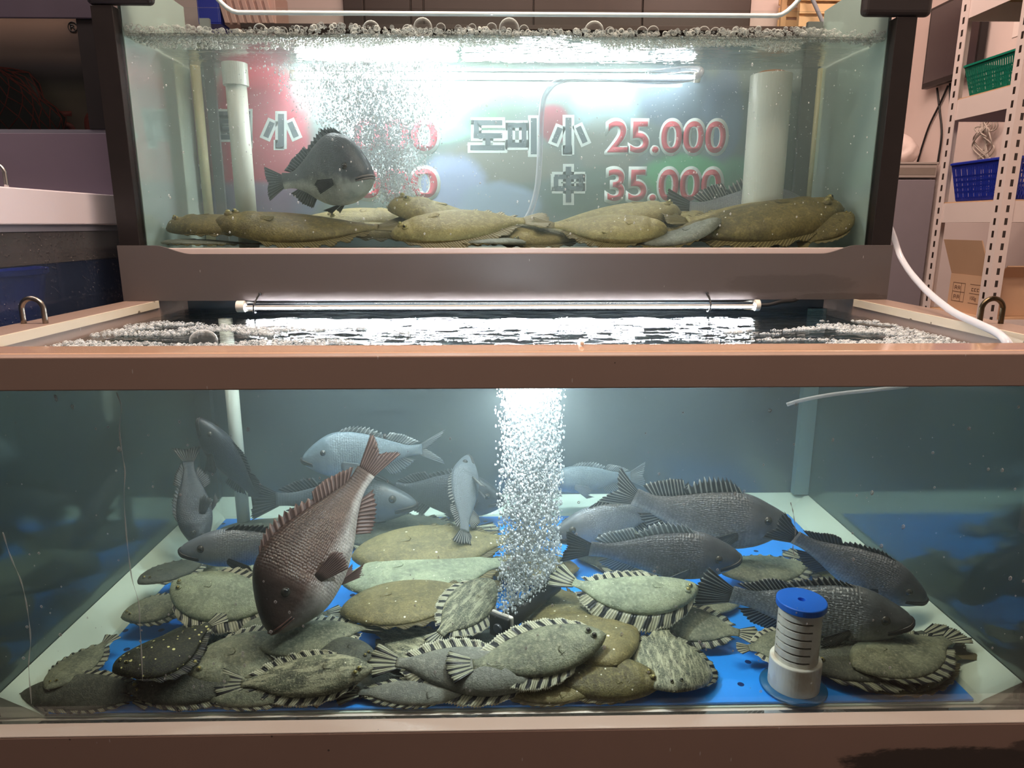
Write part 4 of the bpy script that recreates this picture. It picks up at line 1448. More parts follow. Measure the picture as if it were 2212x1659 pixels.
under(MB().lathe([(.030, .0005), (.0455, .0005), (.046, .002), (.044, .0035), (.036, .005)], c0, 48).build('suction_ring', mat_plain('blue_rubber_ring', C(20, 92, 140), .3), smooth=True), st)

# wide overflow pipe and thin pipe of the upper tank
xw, yw = PY(1656, 300, .82).x, .82
wp = thing('overflow_pipe', 'wide grey-white overflow pipe standing in the upper tank', 'pipe', (xw, yw, Z_UF))
zt = PY(1656, 162, .82).z
r_ = .0440
under(MB().lathe([(r_, Z_UF + .001), (r_, zt), (r_ - .0035, zt), (r_ - .0035, Z_UF + .001)], (xw, yw, 0), 48).build('pipe_body', M_PVC, smooth=False, bevel=.0008), wp)
under(MB().lathe([(r_ - .006, zt - .02), (r_ - .008, zt + .002), (r_ - .020, zt + .007), (.010, zt + .009)], (xw, yw, 0), 32).build('rusty_strainer_cone', mat_plain('rusty_mesh', C(150, 104, 60), .6, 0, .4, 60), smooth=True), wp)
xt = PY(522, 330, .84).x
tp = thing('standpipe', 'slim grey-white pipe with a sleeve coupling in front of the red banner', 'pipe', (xt, .84, Z_UF))
rt = .0220
under(MB().tube([V((xt, .84, Z_UF + .001)), V((xt, .84, 1.485))], rt, 32).build('pipe_body', M_PVC, smooth=True), tp)
zc = PY(515, 186, .84).z
under(MB().lathe([(rt, zc), (rt + .0045, zc), (rt + .005, zc + .001), (rt + .005, 1.49), (rt, 1.49)], (xt, .84, 0), 36).build('sleeve_coupling', M_PVC, smooth=False, bevel=.0005), tp)
# pale pipe in the lower tank
xq = PY(506, 900, .62).x
qp = MB().tube([V((xq, .62, ZF + .001)), V((xq, .62, .965))], .0135, 24).build('standpipe', M_PVC, smooth=True)
tag(qp, 'pale pipe standing at the back of the lower tank behind the bent dark fish', 'pipe')

# hoses
hp = [PY(1128, 486, .80), PY(1148, 452, .80), PY(1162, 395, .80), PY(1167, 310, .80), PY(1170, 240, .80), PY(1180, 200, .80), PY(1212, 174, .80), PY(1290, 166, .80), PY(1380, 174, .79), PY(1450, 175, .78), PY(1505, 165, .76), PY(1512, 150, .80), PY(1470, 150, .86), PY(1400, 158, .87)]
hp = [V((p.x, p.y, min(p.z, Z_UW - .012))) for p in hp]
h = MB().tube(spline(hp, 90), .0062, 12).build('air_hose', M_HOSE, smooth=True)
tag(h, 'clear hose rising from the flounders and looping below the water surface', 'hose')
hp = [V((.850, .95, 1.25)), V((.828, .72, 1.165)), PY(1946, 556, .60), PY(1988, 614, .46), PY(2050, 668, .32), PY(2110, 698, .225), PY(2152, 718, .165), PY(2174, 738, .118), V((.690, .10, .975)), V((.684, .095, .95))]
h = MB().tube(spline(hp, 80), .0058, 12).build('air_hose', M_HOSE, smooth=True)
tag(h, 'clear hose running down past the shelf and over the tank rail into the water', 'hose')
hp = [PY(1175, 846, .30), PY(1500, 858, .34), PY(1700, 872, .34), PY(1790, 856, .36), PY(1900, 845, .40)]
hp = [PY(1700, 874, .30), PY(1735, 864, .30), PY(1800, 852, .32), PY(1890, 842, .35), PY(1980, 832, .40)]
h = MB().tube(spline(hp, 40), .0032, 10).build('air_hose', M_HOSE, smooth=True)
tag(h, 'short length of clear hose afloat just below the beige rim of the lower tank', 'hose')

# air stone
a0, a1 = PZ(1082, 1352, ZF + .060), PZ(1196, 1262, ZF + .062)
ast = thing('air_stone', 'black tube air stone with a white-edged square end, below the bubble column', 'air stone', a0)
ax = (a1 - a0).normalized()
sd = ax.cross(V((0, 0, 1))).normalized()
upv = sd.cross(ax)
under(MB().tube([a0 + ax * .008, a1], .0150, 20).build('tube', M_BLACKRUB, smooth=True), ast)


def sq(c, h):
    return [c + sd * (h * a) + upv * (h * bq) for a, bq in ((-1, -1), (1, -1), (1, 1), (-1, 1))]


under(MB().hexa(sq(a0 - ax * .006, .0185), sq(a0 + ax * .001, .0185)).build('end_block', M_BLACKRUB, bevel=.005, seg=4), ast)
under(MB().hexa(sq(a0 + ax * .0012, .0195), sq(a0 + ax * .0075, .0195)).build('white_end_rim', M_WHITECAP, bevel=.005, seg=4), ast)
under(MB().tube([a0 - ax * .0105, a0 - ax * .0062], .0072, 18).build('round_plug', mat_plain('grey_plug', C(70, 72, 76), .3), smooth=False, bevel=.001), ast)

# ------------------------------------------------------------------ bubbles


def mat_bubble(name):
    m = NT(name)
    p = m.principled((.93, .97, 1, 1), .12, 0, None, .9)
    t = m.n('BsdfTranslucent')
    t.inputs[0].default_value = (.95, .98, 1, 1)
    return m.done(m.mixsh(.55, p, t.outputs[0]))


M_BUB = mat_bubble('bright_bubbles')
N = 16000
s_ = rng.random(N)
hh = rng.random(N) ** .85
top_z = Z_W - .010
base = np.array(a0)[None] * (1 - s_[:, None]) + np.array(a1)[None] * s_[:, None]
ang, rad = rng.random(N) * 6.283, np.sqrt(rng.random(N))
sp = (.010 + .020 * hh) * rad
px_ = base[:, 0] + sp * np.cos(ang) * 1.1 + hh * .006 * np.sin(s_ * 9)
py_ = base[:, 1] + sp * np.sin(ang) + .06 * hh
pz_ = base[:, 2] + .014 + (top_z - base[:, 2] - .014) * hh
cxl = (np.array(a0)[0] + np.array(a1)[0]) / 2
# the column gathers: its foot follows the stone, its upper part is an even shaft
wdt = .052 + .006 * hh
px_ = cxl + .004 + (px_ - cxl) * (1 - .25 * hh)
rr = .0010 + .0014 * rng.random(N) ** 2
o = ico_cloud('bubble_column', np.stack([px_, py_, pz_], 1), rr, M_BUB, None, 1, np.stack([np.full(N, .9), np.full(N, .9), 1 + .7 * rng.random(N)], 1))
tag(o, 'dense white column of fine bubbles rising from the black air stone', 'bubbles', kind='stuff')

N = 12000
hh = rng.random(N) ** .75
cx = np.array([PY(875, 460, .85).x])[0]
cxt = PY(790, 165, .85).x
mean = cx + (cxt - cx) * hh
wd = .035 + .125 * hh ** 1.1
px_ = mean + wd * rng.normal(0, .55, N)
py_ = .80 + rng.normal(0, .025, N)
pz_ = 1.185 + (Z_UW - .018 - 1.185) * hh
ok = (np.abs(px_ - mean) < wd * 1.5) & (py_ > .70) & (py_ < .868)
P3 = np.stack([px_, py_, pz_], 1)[ok]
rr = (.0008 + .0016 * rng.random(N) ** 2)[ok]
o = ico_cloud('bubble_plume', P3, rr, M_BUB, None, 1, np.stack([np.full(len(rr), .9), np.full(len(rr), .9), 1 + .8 * rng.random(len(rr))], 1))
tag(o, 'cloud of fine white bubbles glowing under the lamp of the upper tank', 'bubbles', kind='stuff')

# specks of air on and behind the panes
M_DROP = mat_film('clear_drops', (.85, .9, .9, 1), 1.4, .12)


def drops(name, n, x0, x1, z0, z1, y, rmax, label, sl=1.6):
    x, z = x0 + (x1 - x0) * rng.random(n), z0 + (z1 - z0) * rng.random(n)
    r = .0005 + rmax * rng.random(n) ** 4
    o = ico_cloud(name, np.stack([x, np.full(n, y), z], 1), r, M_DROP, None, 1, np.stack([np.ones(n), np.full(n, .45), 1 + (sl - 1) * rng.random(n)], 1))
    return tag(o, label, 'droplets', kind='stuff')


drops('water_droplets', 420, XL, XR, .53, .95, Y_GL - .0003, .0022, 'scattered water droplets clinging to the big front pane of the lower tank')
drops('water_droplets', 700, UL + .01, UR - .01, 1.13, 1.48, Y_UG - .0003, .0018, 'fine droplets and air specks on the front pane of the upper tank')
N = 1500
P3 = np.stack([UL + .03 + (UR - UL - .06) * rng.random(N), .66 + .2 * rng.random(N), 1.2 + .285 * rng.random(N) ** .6], 1)
o = ico_cloud('air_specks', P3, .0004 + .0008 * rng.random(N) ** 2, M_BUB, None, 1)
tag(o, 'fine white air specks drifting through the upper tank water', 'bubbles', kind='stuff')
# dried runs on the lower front pane
M_RUN = mat_film('water_run', (.72, .76, .72, 1), 1.2, .25)
for lab, pts in (('long thin water run down the lower pane, crossing the spotted dark flatfish', [(252, 848), (262, 880), (258, 930), (265, 985), (270, 1020), (268, 1080), (274, 1165), (278, 1200), (285, 1250), (299, 1300), (302, 1350), (305, 1400), (308, 1470)]),
                 ('thin water run near the edge of the lower pane over the cream board', [(6, 1150), (22, 1200), (45, 1255), (58, 1310), (66, 1380), (62, 1440), (68, 1520)]),
                 ('short water run on the lower pane above the strainer', [(1708, 1085), (1714, 1110), (1718, 1150), (1713, 1180), (1716, 1200)])):
    o = MB().tube(spline([PY(x, y, Y_GL - .0006) for x, y in pts], 60), [.00055 + .0003 * math.sin(i * .7) for i in range(len(spline([PY(x, y, Y_GL - .0006) for x, y in pts], 60)))], 6).build('water_run', M_RUN, smooth=True)
    tag(o, lab, 'water run')

# ------------------------------------------------------------------ foam
M_FILM = mat_film('foam_film', (.95, .96, .93, 1), 3.2, .02)
M_FILM2 = mat_film('fine_foam', (.86, .88, .82, 1), 1.0, .25)
M_FILM3 = mat_film('cream_froth', (.95, .95, .90, 1), 1.2, .35)
M_FILM5 = mat_film('froth_cells', (.98, .98, .94, 1), 1.7, .10)
M_FILM4 = mat_film('clear_froth', (.88, .92, .92, 1), 1.8, .07)
pts, rad = [], []
# large bubbles along the upper water line, placed where they are biggest
big = [(560, 58, 16), (590, 62, 12), (610, 62, 12), (650, 60, 11), (800, 55, 21), (880, 58, 13), (912, 50, 23), (952, 54, 12), (990, 56, 9), (1020, 54, 10), (1062, 54, 13), (1100, 52, 25), (1132, 58, 12), (1172, 66, 9),
       (1210, 68, 9), (1285, 58, 24), (1318, 62, 12), (1388, 63, 14), (1412, 62, 15), (1450, 66, 8), (1500, 64, 11), (1522, 63, 15), (1546, 64, 13), (1610, 64, 10), (1640, 57, 6), (1650, 68, 9)]
for (x, y, r) in big:
    p = PY(x, y + 6, Y_UG + .016)
    pts.append((p.x, Y_UG + .010 + r * .00078, p.z))
    rad.append(r * .00078)
o = ico_cloud('foam_bubbles', pts, rad, M_FILM, None, 3)
tag(o, 'row of large clear bubbles in the foam along the water line of the upper tank', 'foam', kind='stuff')
N = 1500
x = UL + .004 + (UR - UL - .008) * rng.random(N)
zw = np.array([.006 * mnoise.noise((a * 9, 0, 1)) for a in x])
zq = rng.random(N)
z = Z_UW - .003 + zw + .016 * zq * (1 + .5 * np.array([mnoise.noise((a * 5, 3, 1)) for a in x]))
y = Y_UG + .0105 + .012 * rng.random(N)
o = ico_cloud('foam_line', np.stack([x, y, z], 1), .0017 + .0042 * rng.random(N) ** 3, M_FILM5, None, 2)
tag(o, 'creamy foam line of small bubbles along the upper front pane', 'foam', kind='stuff')
N = 5200
x = UL + .004 + (UR - UL - .008) * rng.random(N)
dep = .012 + .10 * rng.random(N) ** 1.6
msk = np.array([mnoise.noise((a * 5, b * 12, 7)) for a, b in zip(x, dep)]) + .35 - dep * 5 + np.where((x < -.35), .35, 0) + np.where(x > .55, .1, 0)
ok = msk > 0
x, dep = x[ok], dep[ok]
o = ico_cloud('foam_mat', np.stack([x, Y_UG + dep, np.full(len(x), Z_UW - .003)], 1), .0014 + .0020 * rng.random(len(x)) ** 2, M_FILM2, None, 1)
tag(o, 'greenish mat of froth under the water surface behind the upper front pane', 'foam', kind='stuff')


def raft(name, label, n, x0, x1, y0, y1, thr, seed, rmax=.0026, lim=None):
    x, y = x0 + (x1 - x0) * rng.random(n), y0 + (y1 - y0) * rng.random(n)
    ok = np.array([mnoise.noise((a * 5 + seed, b * 11, seed)) + .5 * mnoise.noise((a * 14, b * 30, seed)) > (thr(a, b)) for a, b in zip(x, y)])
    x, y = x[ok], y[ok]
    o = ico_cloud(name, np.stack([x, y, np.full(len(x), Z_W + .0008)], 1), 0.0008 + rmax * rng.random(len(x)) ** 3, M_FILM4, None, 1)
    return tag(o, label, 'foam', kind='stuff')


raft('foam_raft', 'raft of froth floating on the lower water by the rail with the steel hoop', 16000, XL + .006, -.10, .085, .52, lambda a, b: -.08 + (a + .40) * .9 + abs(b - .26) * .9, 3)
raft('foam_raft', 'raft of froth floating on the lower water where the clear hose enters', 14000, .32, XR - .006, .085, .50, lambda a, b: -.06 - (a - .55) * .9 + abs(b - .28) * 1.0, 8)
for lab, px, py, r in (('single large dome-shaped bubble on the froth behind the front rim', 440, 724, .021),):
    p = PZ(px, py + 14, Z_W)
    o = MB().ball((p.x, p.y, Z_W + .001), r, 20, sz=(1, 1, .85)).build('dome_bubble', M_FILM, smooth=True)
    tag(o, lab, 'bubble')

# ------------------------------------------------------------------ price banner behind the upper tank
YB = .950
m = NT('blurred_print')
co = m.coord()
sxyz = m.n('SeparateXYZ')
m.set(sxyz.inputs[0], co)
c = C(122, 136, 136)
c = m.mix(m.noise(co, 6), C(112, 122, 124), C(136, 150, 146))
blobs = [(560, 300, 120, 200, C(196, 62, 84), .95), (420, 300, 60, 160, C(170, 110, 120), .6), (545, 440, 170, 55, C(128, 128, 160), .8), (820, 240, 110, 220, C(205, 215, 218), .7), (960, 250, 90, 70, C(150, 190, 172), .9), (900, 170, 90, 60, C(150, 130, 140), .7),
         (1040, 200, 110, 90, C(118, 136, 124), .9), (1090, 350, 170, 60, C(142, 138, 126), .9), (975, 410, 90, 90, C(176, 190, 232), .95), (1080, 440, 100, 55, C(172, 192, 222), .95), (1195, 270, 42, 50, C(160, 70, 84), .9),
         (1310, 230, 90, 70, C(164, 190, 198), .95), (1310, 320, 80, 80, C(150, 145, 132), .6), (1470, 210, 120, 80, C(96, 112, 132), .9), (1560, 250, 60, 120, C(112, 130, 158), .8), (1280, 420, 120, 70, C(108, 128, 118), .9), (1480, 385, 110, 60, C(112, 192, 140), .95),
         (1590, 400, 70, 70, C(116, 170, 140), .8), (1830, 390, 90, 80, C(130, 186, 156), .9), (1830, 240, 90, 90, C(140, 152, 164), .8), (1040, 262, 40, 40, C(110, 150, 122), .7)]  # blobs past the back post put the side wall's greenish reflection into the print
for (bx, by, rx, ry, bc, al) in blobs:
    p, q = PY(bx, by, YB), PY(bx + rx, by - ry, YB)
    dx = m.math('DIVIDE', m.math('SUBTRACT', sxyz.outputs[0], p.x), abs(q.x - p.x))
    dz = m.math('DIVIDE', m.math('SUBTRACT', sxyz.outputs[2], p.z), abs(q.z - p.z))
    d2 = m.math('ADD', m.math('MULTIPLY', dx, dx), m.math('MULTIPLY', dz, dz))
    d2 = m.math('ADD', d2, m.math('MULTIPLY', m.math('SUBTRACT', m.noise(co, 14, 3), .5), .7))
    f = m.ramp(d2, [(.45, al), (1.15, 0.0)], 'EASE')
    c = m.mix(f, c, bc)
M_PRINT = m.done(m.principled(c, .55, 0, None, .3))
ban = MB().box(UL - .02, UR + .02, YB, YB + .002, 1.0968, 1.57).build('price_banner', M_PRINT)
tag(ban, 'blurred colour banner with Korean fish prices behind the upper tank', 'banner')
M_TOUT = mat_plain('letter_outline', C(226, 232, 230), .5)
M_TDARK = mat_plain('grey_letters', C(92, 102, 108), .5)
M_TRED = mat_plain('red_letters', C(206, 66, 84), .5)


def poly_bar(x0, y0, x1, y1, w):
    """stroke from (x0,y0) to (x1,y1) of width w, in places on the banner as seen in the picture frame"""
    dx, dy = x1 - x0, y1 - y0
    L = math.hypot(dx, dy)
    ux, uy = dx / L, dy / L
    return [(x0 - uy * w / 2, y0 + ux * w / 2), (x1 - uy * w / 2, y1 + ux * w / 2), (x1 + uy * w / 2, y1 - ux * w / 2), (x0 + uy * w / 2, y0 - ux * w / 2)]


def glyph(name, strokes, mfill=M_TDARK, grow=7.5, layer=0):
    fo, oo = MB(), MB()
    for (x0, y0, x1, y1, w) in strokes:
        L = math.hypot(x1 - x0, y1 - y0)
        ux, uy = (x1 - x0) / L * grow, (y1 - y0) / L * grow
        oo.prism([PY(x, y, YB - .0006) for x, y in poly_bar(x0 - ux, y0 - uy, x1 + ux, y1 + uy, w + 2 * grow)], (0, .0004, 0))
        fo.prism([PY(x, y, YB - .0010) for x, y in poly_bar(x0, y0, x1, y1, w)], (0, .0003, 0))
    lo = oo.build('letter_outline', M_TOUT, ban)
    return fo.build(name, mfill, ban)


glyph('hangul_letters', [(1023, 265, 1085, 265, 11), (1029, 265, 1029, 295, 11), (1023, 293, 1085, 293, 11), (1054, 293, 1054, 315, 11), (1016, 319, 1090, 319, 11),
                         (1098, 271, 1136, 271, 10), (1098, 313, 1136, 313, 10), (1102, 271, 1102, 313, 10), (1132, 271, 1132, 313, 10), (1153, 255, 1153, 333, 13)], grow=6)
glyph('size_letter', [(1228, 254, 1228, 328, 13), (1219, 325, 1230, 325, 10), (1210, 276, 1197, 308, 12), (1249, 274, 1264, 308, 12)], grow=6)
glyph('size_letter', [(1198, 382, 1258, 382, 10), (1198, 407, 1258, 407, 10), (1201, 382, 1201, 407, 10), (1255, 382, 1255, 407, 10), (1228, 360, 1228, 437, 12)], grow=6)
glyph('hangul_letters', [(470, 246, 520, 246, 11), (514, 246, 514, 262, 11), (470, 262, 520, 262, 10), (475, 262, 475, 278, 11), (470, 279, 520, 279, 11), (535, 240, 535, 284, 11), (518, 262, 535, 262, 9), (476, 296, 540, 296, 11), (535, 296, 535, 316, 11)], grow=5)
glyph('size_letter', [(607, 246, 607, 316, 13), (597, 313, 608, 313, 10), (588, 264, 574, 296, 12), (626, 264, 640, 296, 12)], grow=6)
glyph('hangul_letters', [(378, 292, 394, 252, 11), (396, 252, 412, 292, 11)], grow=5)
glyph('size_letter', [(392, 364, 432, 364, 9), (392, 398, 432, 398, 9), (395, 364, 395, 398, 9), (429, 364, 429, 398, 9), (412, 350, 412, 425, 9)], grow=5)

deps = None


def flat_text(name, body, x0, y0, x1, y1, mt, parent, Y, off=0.0, thick=.0003, sx=None):
    cu = bpy.data.curves.new(name, 'FONT')
    cu.body = body
    cu.offset = off
    cu.extrude = 0
    ob = bpy.data.objects.new(name, cu)
    COL.objects.link(ob)
    dg = bpy.context.evaluated_depsgraph_get()
    me = bpy.data.meshes.new_from_object(ob.evaluated_get(dg))
    bpy.data.objects.remove(ob)
    bpy.data.curves.remove(cu)
    co_ = np.array([v.co[:] for v in me.vertices])
    lo, hi = co_.min(0), co_.max(0)
    A, B_ = PY(x0, y1, Y), PY(x1, y0, Y)
    for v in me.vertices:
        u, w = (v.co.x - lo[0]) / (hi[0] - lo[0]), (v.co.y - lo[1]) / (hi[1] - lo[1])
        v.co = (A.x + (B_.x - A.x) * u, Y, A.z + (B_.z - A.z) * w)
    me.materials.clear()
    me.materials.append(mt)
    o = bpy.data.objects.new(name, me)
    COL.objects.link(o)
    o.parent = parent
    if thick:
        s = o.modifiers.new('solid', 'SOLIDIFY')
        s.thickness = thick
    return o


for body, x0, y0, x1, y1 in (('25.000', 1312, 262, 1570, 330), ('35.000', 1312, 366, 1560, 434), ('.000', 742, 258, 944, 326), ('.000', 742, 364, 944, 428)):
    flat_text('price_outline', body, x0 - 7, y0 - 7, x1 + 7, y1 + 7, M_TOUT, ban, YB - .0006, .055)
    flat_text('price_digits', body, x0, y0, x1, y1, M_TRED, ban, YB - .0012, .014)
# ------------------------------------------------------------------ room
def struct(o):
    o['kind'] = 'structure'
    return o


M_WALL = mat_plain('pinkish_white_paint', C(226, 208, 202), .75, 0, .05, 3)
M_FLOORM = mat_plain('dark_wet_concrete', C(78, 70, 66), .4, 0, .2, 4)
M_WOODDK = mat_plain('dark_brown_boards', C(58, 42, 34), .45, 0, .2, 9)
struct(MB().box(-2.6, 2.05, -1.6, 2.90, -.05, 0).build('floor', M_FLOORM))
struct(MB().box(-2.6, 2.05, -1.6, 2.90, 2.80, 2.85).build('ceiling', M_WALL))
struct(MB().box(-2.6, 2.05, 2.85, 2.90, 0, 2.80).build('wall_back', M_WALL))
struct(MB().box(2.00, 2.05, -1.6, 2.8495, 0, 2.80).build('wall_right', M_WALL))
tr = MB()
x = -.72
for wdt_ in (.10, .22, .06, .52, .52, .52):
    tr.box(x, x + wdt_ - .006, 2.822, 2.8495, 0, 2.60)
    x += wdt_
tr.box(-.72, x, 2.835, 2.8494, 0, 2.60)
struct(tr.build('trim_1', M_WOODDK, bevel=.003))

# ---- neighbouring tanks
M_NRAIL = mat_plain('lilac_white_laminate', C(214, 202, 208), .4, 0, .04, 6)
M_NPANEL = mat_plain('purple_grey_laminate', C(104, 92, 104), .4, 0, .08, 8)
M_NDARK = mat_plain('dark_navy_inside', C(44, 56, 88), .25, 0, .3, 6, 0, .6)
M_NGREY = mat_plain('grey_frame', C(104, 102, 112), .4, 0, .1, 8)
NX = -.800


def mat_wet_pane(ca=C(34, 46, 70), cb_=C(74, 84, 106)):
    """wet pane with drops: half clear, half film colour painted in for haze and reflection"""
    m = NT('wet_dark_pane')
    co = m.coord()
    tr = m.n('BsdfTransparent')
    tr.inputs[0].default_value = (.85, .9, .98, 1)
    vo = m.voronoi(co, 120)
    dr = m.ramp(vo.outputs['Distance'], [(.12, 1.0), (.3, 0.0)])
    nz = m.noise(co, 7)
    c = m.mix(nz, ca, cb_)
    p = m.principled(c, .12, 0, m.bump(m.math('MULTIPLY', dr, m.math('GREATER_THAN', m.noise(co, 18), .5)), .8, .004), .8)
    return m.done(m.mixsh(.45, tr.outputs[0], p))


nl = thing('fish_tank', 'neighbouring low tank with a lilac-white rim and dark blue glass side', 'fish tank', (-1.2, .5, 0))
nr = MB()
nr.box(NX - .06, NX, -.10, .98, 1.150, 1.210).box(-1.62, -1.56, -.10, .98, 1.150, 1.210).box(-1.56, NX - .06, -.10, -.04, 1.150, 1.210).box(-1.56, NX - .06, .72, .98, 1.150, 1.210)
under(nr.build('rim', M_NRAIL, bevel=.002), nl)
under(MB().box(NX - .05, NX - .004, -.08, .96, 1.138, 1.1498).build('rim_underside', M_NGREY), nl)
under(MB().box(NX - .012, NX - .005, -.07, .95, .40, 1.0815).build('side_glass', mat_wet_pane()), nl)
under(MB().box(NX - .012, NX - .005, -.07, .95, 1.0820, 1.1378).build('grey_reflection_pane', mat_wet_pane(C(120, 114, 112), C(66, 66, 70))), nl)  # grey reflection above the water line is painted into this pane
under(MB().box(-1.60, -1.59, -.07, .95, .40, 1.1378).build('far_side', M_NDARK), nl)
under(MB().box(-1.59, NX - .013, .94, .95, .40, 1.1378).build('back_panel', M_NDARK), nl)
under(MB().box(-1.60, NX - .003, -.08, .96, 0, .398).build('base_cabinet', M_NPANEL), nl)
under(MB().box(-1.585, NX - .014, -.06, .935, 1.079, 1.0835).build('water_surface', mat_pane('dark_water', (.75, .82, .95, 1), 1.0)), nl)
w_ = .0165
c = PX(16, 402, NX - .012)
c = V((NX - .03, c.y, 1.210))
pts = [c + V((-w_, 0, -.001)), c + V((-w_, 0, .022))] + [c + V((-w_ * math.cos(a), 0, .022 + w_ * math.sin(a))) for a in np.linspace(.25, math.pi - .25, 9)] + [c + V((w_, 0, .022)), c + V((w_, 0, -.001))]
under(MB().tube(spline(pts, 48), .0034, 10).build('lifting_hoop', mat_plain('bright_steel', C(190, 186, 182), .25, 1, .15, 40), smooth=True), nl)
# the blue tub inside it
tb = MB().lathe([(.09, 0), (.125, .20), (.131, .204), (.131, .212), (.119, .212), (.087, .008)], (-.948, .47, .86), 36).build('plastic_tub', mat_plain('blue_plastic', C(50, 96, 220), .35, 0, .1), smooth=False)
tag(tb, 'blue plastic tub seen through the dark side pane of the neighbouring tank', 'tub')
tbs = MB().box(-1.57, NX - .02, .10, .75, .4005, .859).build('tub_stand', M_NDARK)
tag(tbs, 'dark block under the blue tub inside the neighbouring tank', 'stand')

nu = thing('fish_tank', 'neighbouring upper tank with a purple-grey base, dark post and dim pane', 'fish tank', (-1.2, .9, 1.21))
NYF = .752
under(MB().box(-1.60, -.806, NYF, NYF + .42, 1.2104, 1.335).build('base_panel', M_NPANEL, bevel=.001), nu)
under(MB().box(-1.60, -.807, NYF + .003, NYF + .02, 1.3352, 1.343).build('bottom_ledge', M_NGREY), nu)
under(MB().box(-.846, -.808, NYF + .001, NYF + .045, 1.3435, 1.62).build('front_post', mat_plain('soft_black_post', C(26, 22, 22), .4, 0, .3, 20), bevel=.001), nu)
under(MB().box(-1.60, -.847, NYF + .006, NYF + .012, 1.3435, 1.62).build('front_glass', mat_pane('dim_pane', (.80, .82, .80, 1), 1.0)), nu)
under(MB().box(-1.60, -.809, NYF - .004, NYF + .0005, 1.553, 1.66).build('top_frame', mat_plain('purple_black_frame', C(64, 56, 66), .4, 0, .15), bevel=.006), nu)
under(MB().box(-1.60, -.812, NYF + .40, NYF + .41, 1.336, 1.62).build('back_panel', mat_plain('brown_back', C(120, 100, 92), .5, 0, .12, 5)), nu)
nb = thing('price_banner', 'dim brown banner with red digits and a round trademark sign behind the neighbouring pane', 'banner', (-.95, NYF + .05, 1.344))
M_NB = NT('dim_banner')
co = M_NB.coord()
sx = M_NB.n('SeparateXYZ')
M_NB.set(sx.inputs[0], co)
cc = M_NB.ramp(M_NB.math('MULTIPLY', M_NB.math('SUBTRACT', sx.outputs[2], 1.34), 4.6), [(.0, C(150, 128, 118)), (.38, C(128, 122, 106)), (.52, C(64, 64, 66)), (.62, C(110, 98, 104)), (.72, C(150, 126, 118)), (1.0, C(150, 118, 104))])
cc = M_NB.mix(M_NB.math('MULTIPLY', M_NB.noise(M_NB.mapping(co, (5, 5, 26)), 1.0, 4), .5), cc, C(96, 84, 82))
M_NB = M_NB.done(M_NB.principled(cc, .6))
NBY = NYF + .06
under(MB().box(-1.58, -.845, NBY, NBY + .002, 1.344, 1.60).build('banner_sheet', M_NB), nb)
for body, x0, y0, x1, y1 in (('5', 118, 240, 158, 300), ('0', 186, 240, 222, 302)):
    under(flat_text('price_digits', body, x0, y0, x1, y1, mat_plain('dull_red_letters', C(168, 74, 66), .5), None, NBY - .0008, .02), nb)
pc = PY(157, 58, NBY - .0008)
ringp = [pc + V((.0095 * math.cos(a), 0, .0095 * math.sin(a))) for a in np.linspace(0, 2 * math.pi, 25)]
rg = MB().tube(ringp, .0009, 6, cap=False)
under(rg.build('trademark_ring', M_BLACKRUB, smooth=True), nb)
under(flat_text('trademark_letter', 'R', 152, 52, 162, 64, M_BLACKRUB, None, NBY - .0008, .01), nb)

# dark heap in a red net
vs, fs = [], []
cN = PY(30, 285, NYF + .035)
na_, nr_ = 26, 9


def heap(u, v):
    a = u * 2 * math.pi
    r = math.cos(v * math.pi / 2)
    h = math.sin(v * math.pi / 2)
    k = 1 + .16 * mnoise.noise((math.cos(a) * 2, math.sin(a) * 2, v * 4))
    return V((cN.x - .05 + .155 * r * math.cos(a) * k, NYF + .0345 + .019 * r * math.sin(a), 1.3445 + .125 * h * k))


for j in range(nr_):
    for i in range(na_):
        vs.append(heap(i / na_, j / (nr_ - 1) * .98))
for j in range(nr_ - 1):
    for i in range(na_):
        fs.append((j * na_ + i, j * na_ + (i + 1) % na_, (j + 1) * na_ + (i + 1) % na_, (j + 1) * na_ + i))
fs.append(tuple((nr_ - 1) * na_ + i for i in range(na_)))
nh = thing('net_bag', 'dark heap in a red mesh net behind the neighbouring upper pane', 'net bag', (cN.x - .05, NYF + .0345, 1.3445))
under(MB().add(vs, fs).build('contents', mat_plain('dark_shell_heap', C(30, 34, 30), .5, 0, .5, 40), smooth=True), nh)
nt = MB()
for i in range(0, na_):
    nt.tube([heap((i + .5 * j) / na_, j / (nr_ - 1) * .98) * 1.0 for j in range(nr_)], .0013, 5)
    nt.tube([heap((i - .5 * j) / na_, j / (nr_ - 1) * .98) * 1.0 for j in range(nr_)], .0013, 5)
under(nt.build('mesh_net', mat_plain('red_net', C(140, 52, 38), .6), smooth=True), nh)

# ---- shelving unit with its load
M_SHW = mat_plain('pinkish_white_steel', C(224, 208, 204), .4, 0, .03)


def mat_slots(name, col):
    m = NT(name)
    co = m.coord()
    sx = m.n('SeparateXYZ')
    m.set(sx.inputs[0], co)
    uvn = m.n('UVMap')
    s2 = m.n('SeparateXYZ')
    m.set(s2.inputs[0], uvn.outputs[0])
    fz = m.math('FRACT', m.math('DIVIDE', sx.outputs[2], .038))
    a = m.math('LESS_THAN', m.math('ABSOLUTE', m.math('SUBTRACT', fz, .5)), .27)
    b_ = m.math('LESS_THAN', m.math('ABSOLUTE', m.math('SUBTRACT', s2.outputs[0], .5)), .13)
    c = m.mix(m.math('MULTIPLY', a, b_), col, C(44, 34, 30))
    return m.done(m.principled(c, .4))


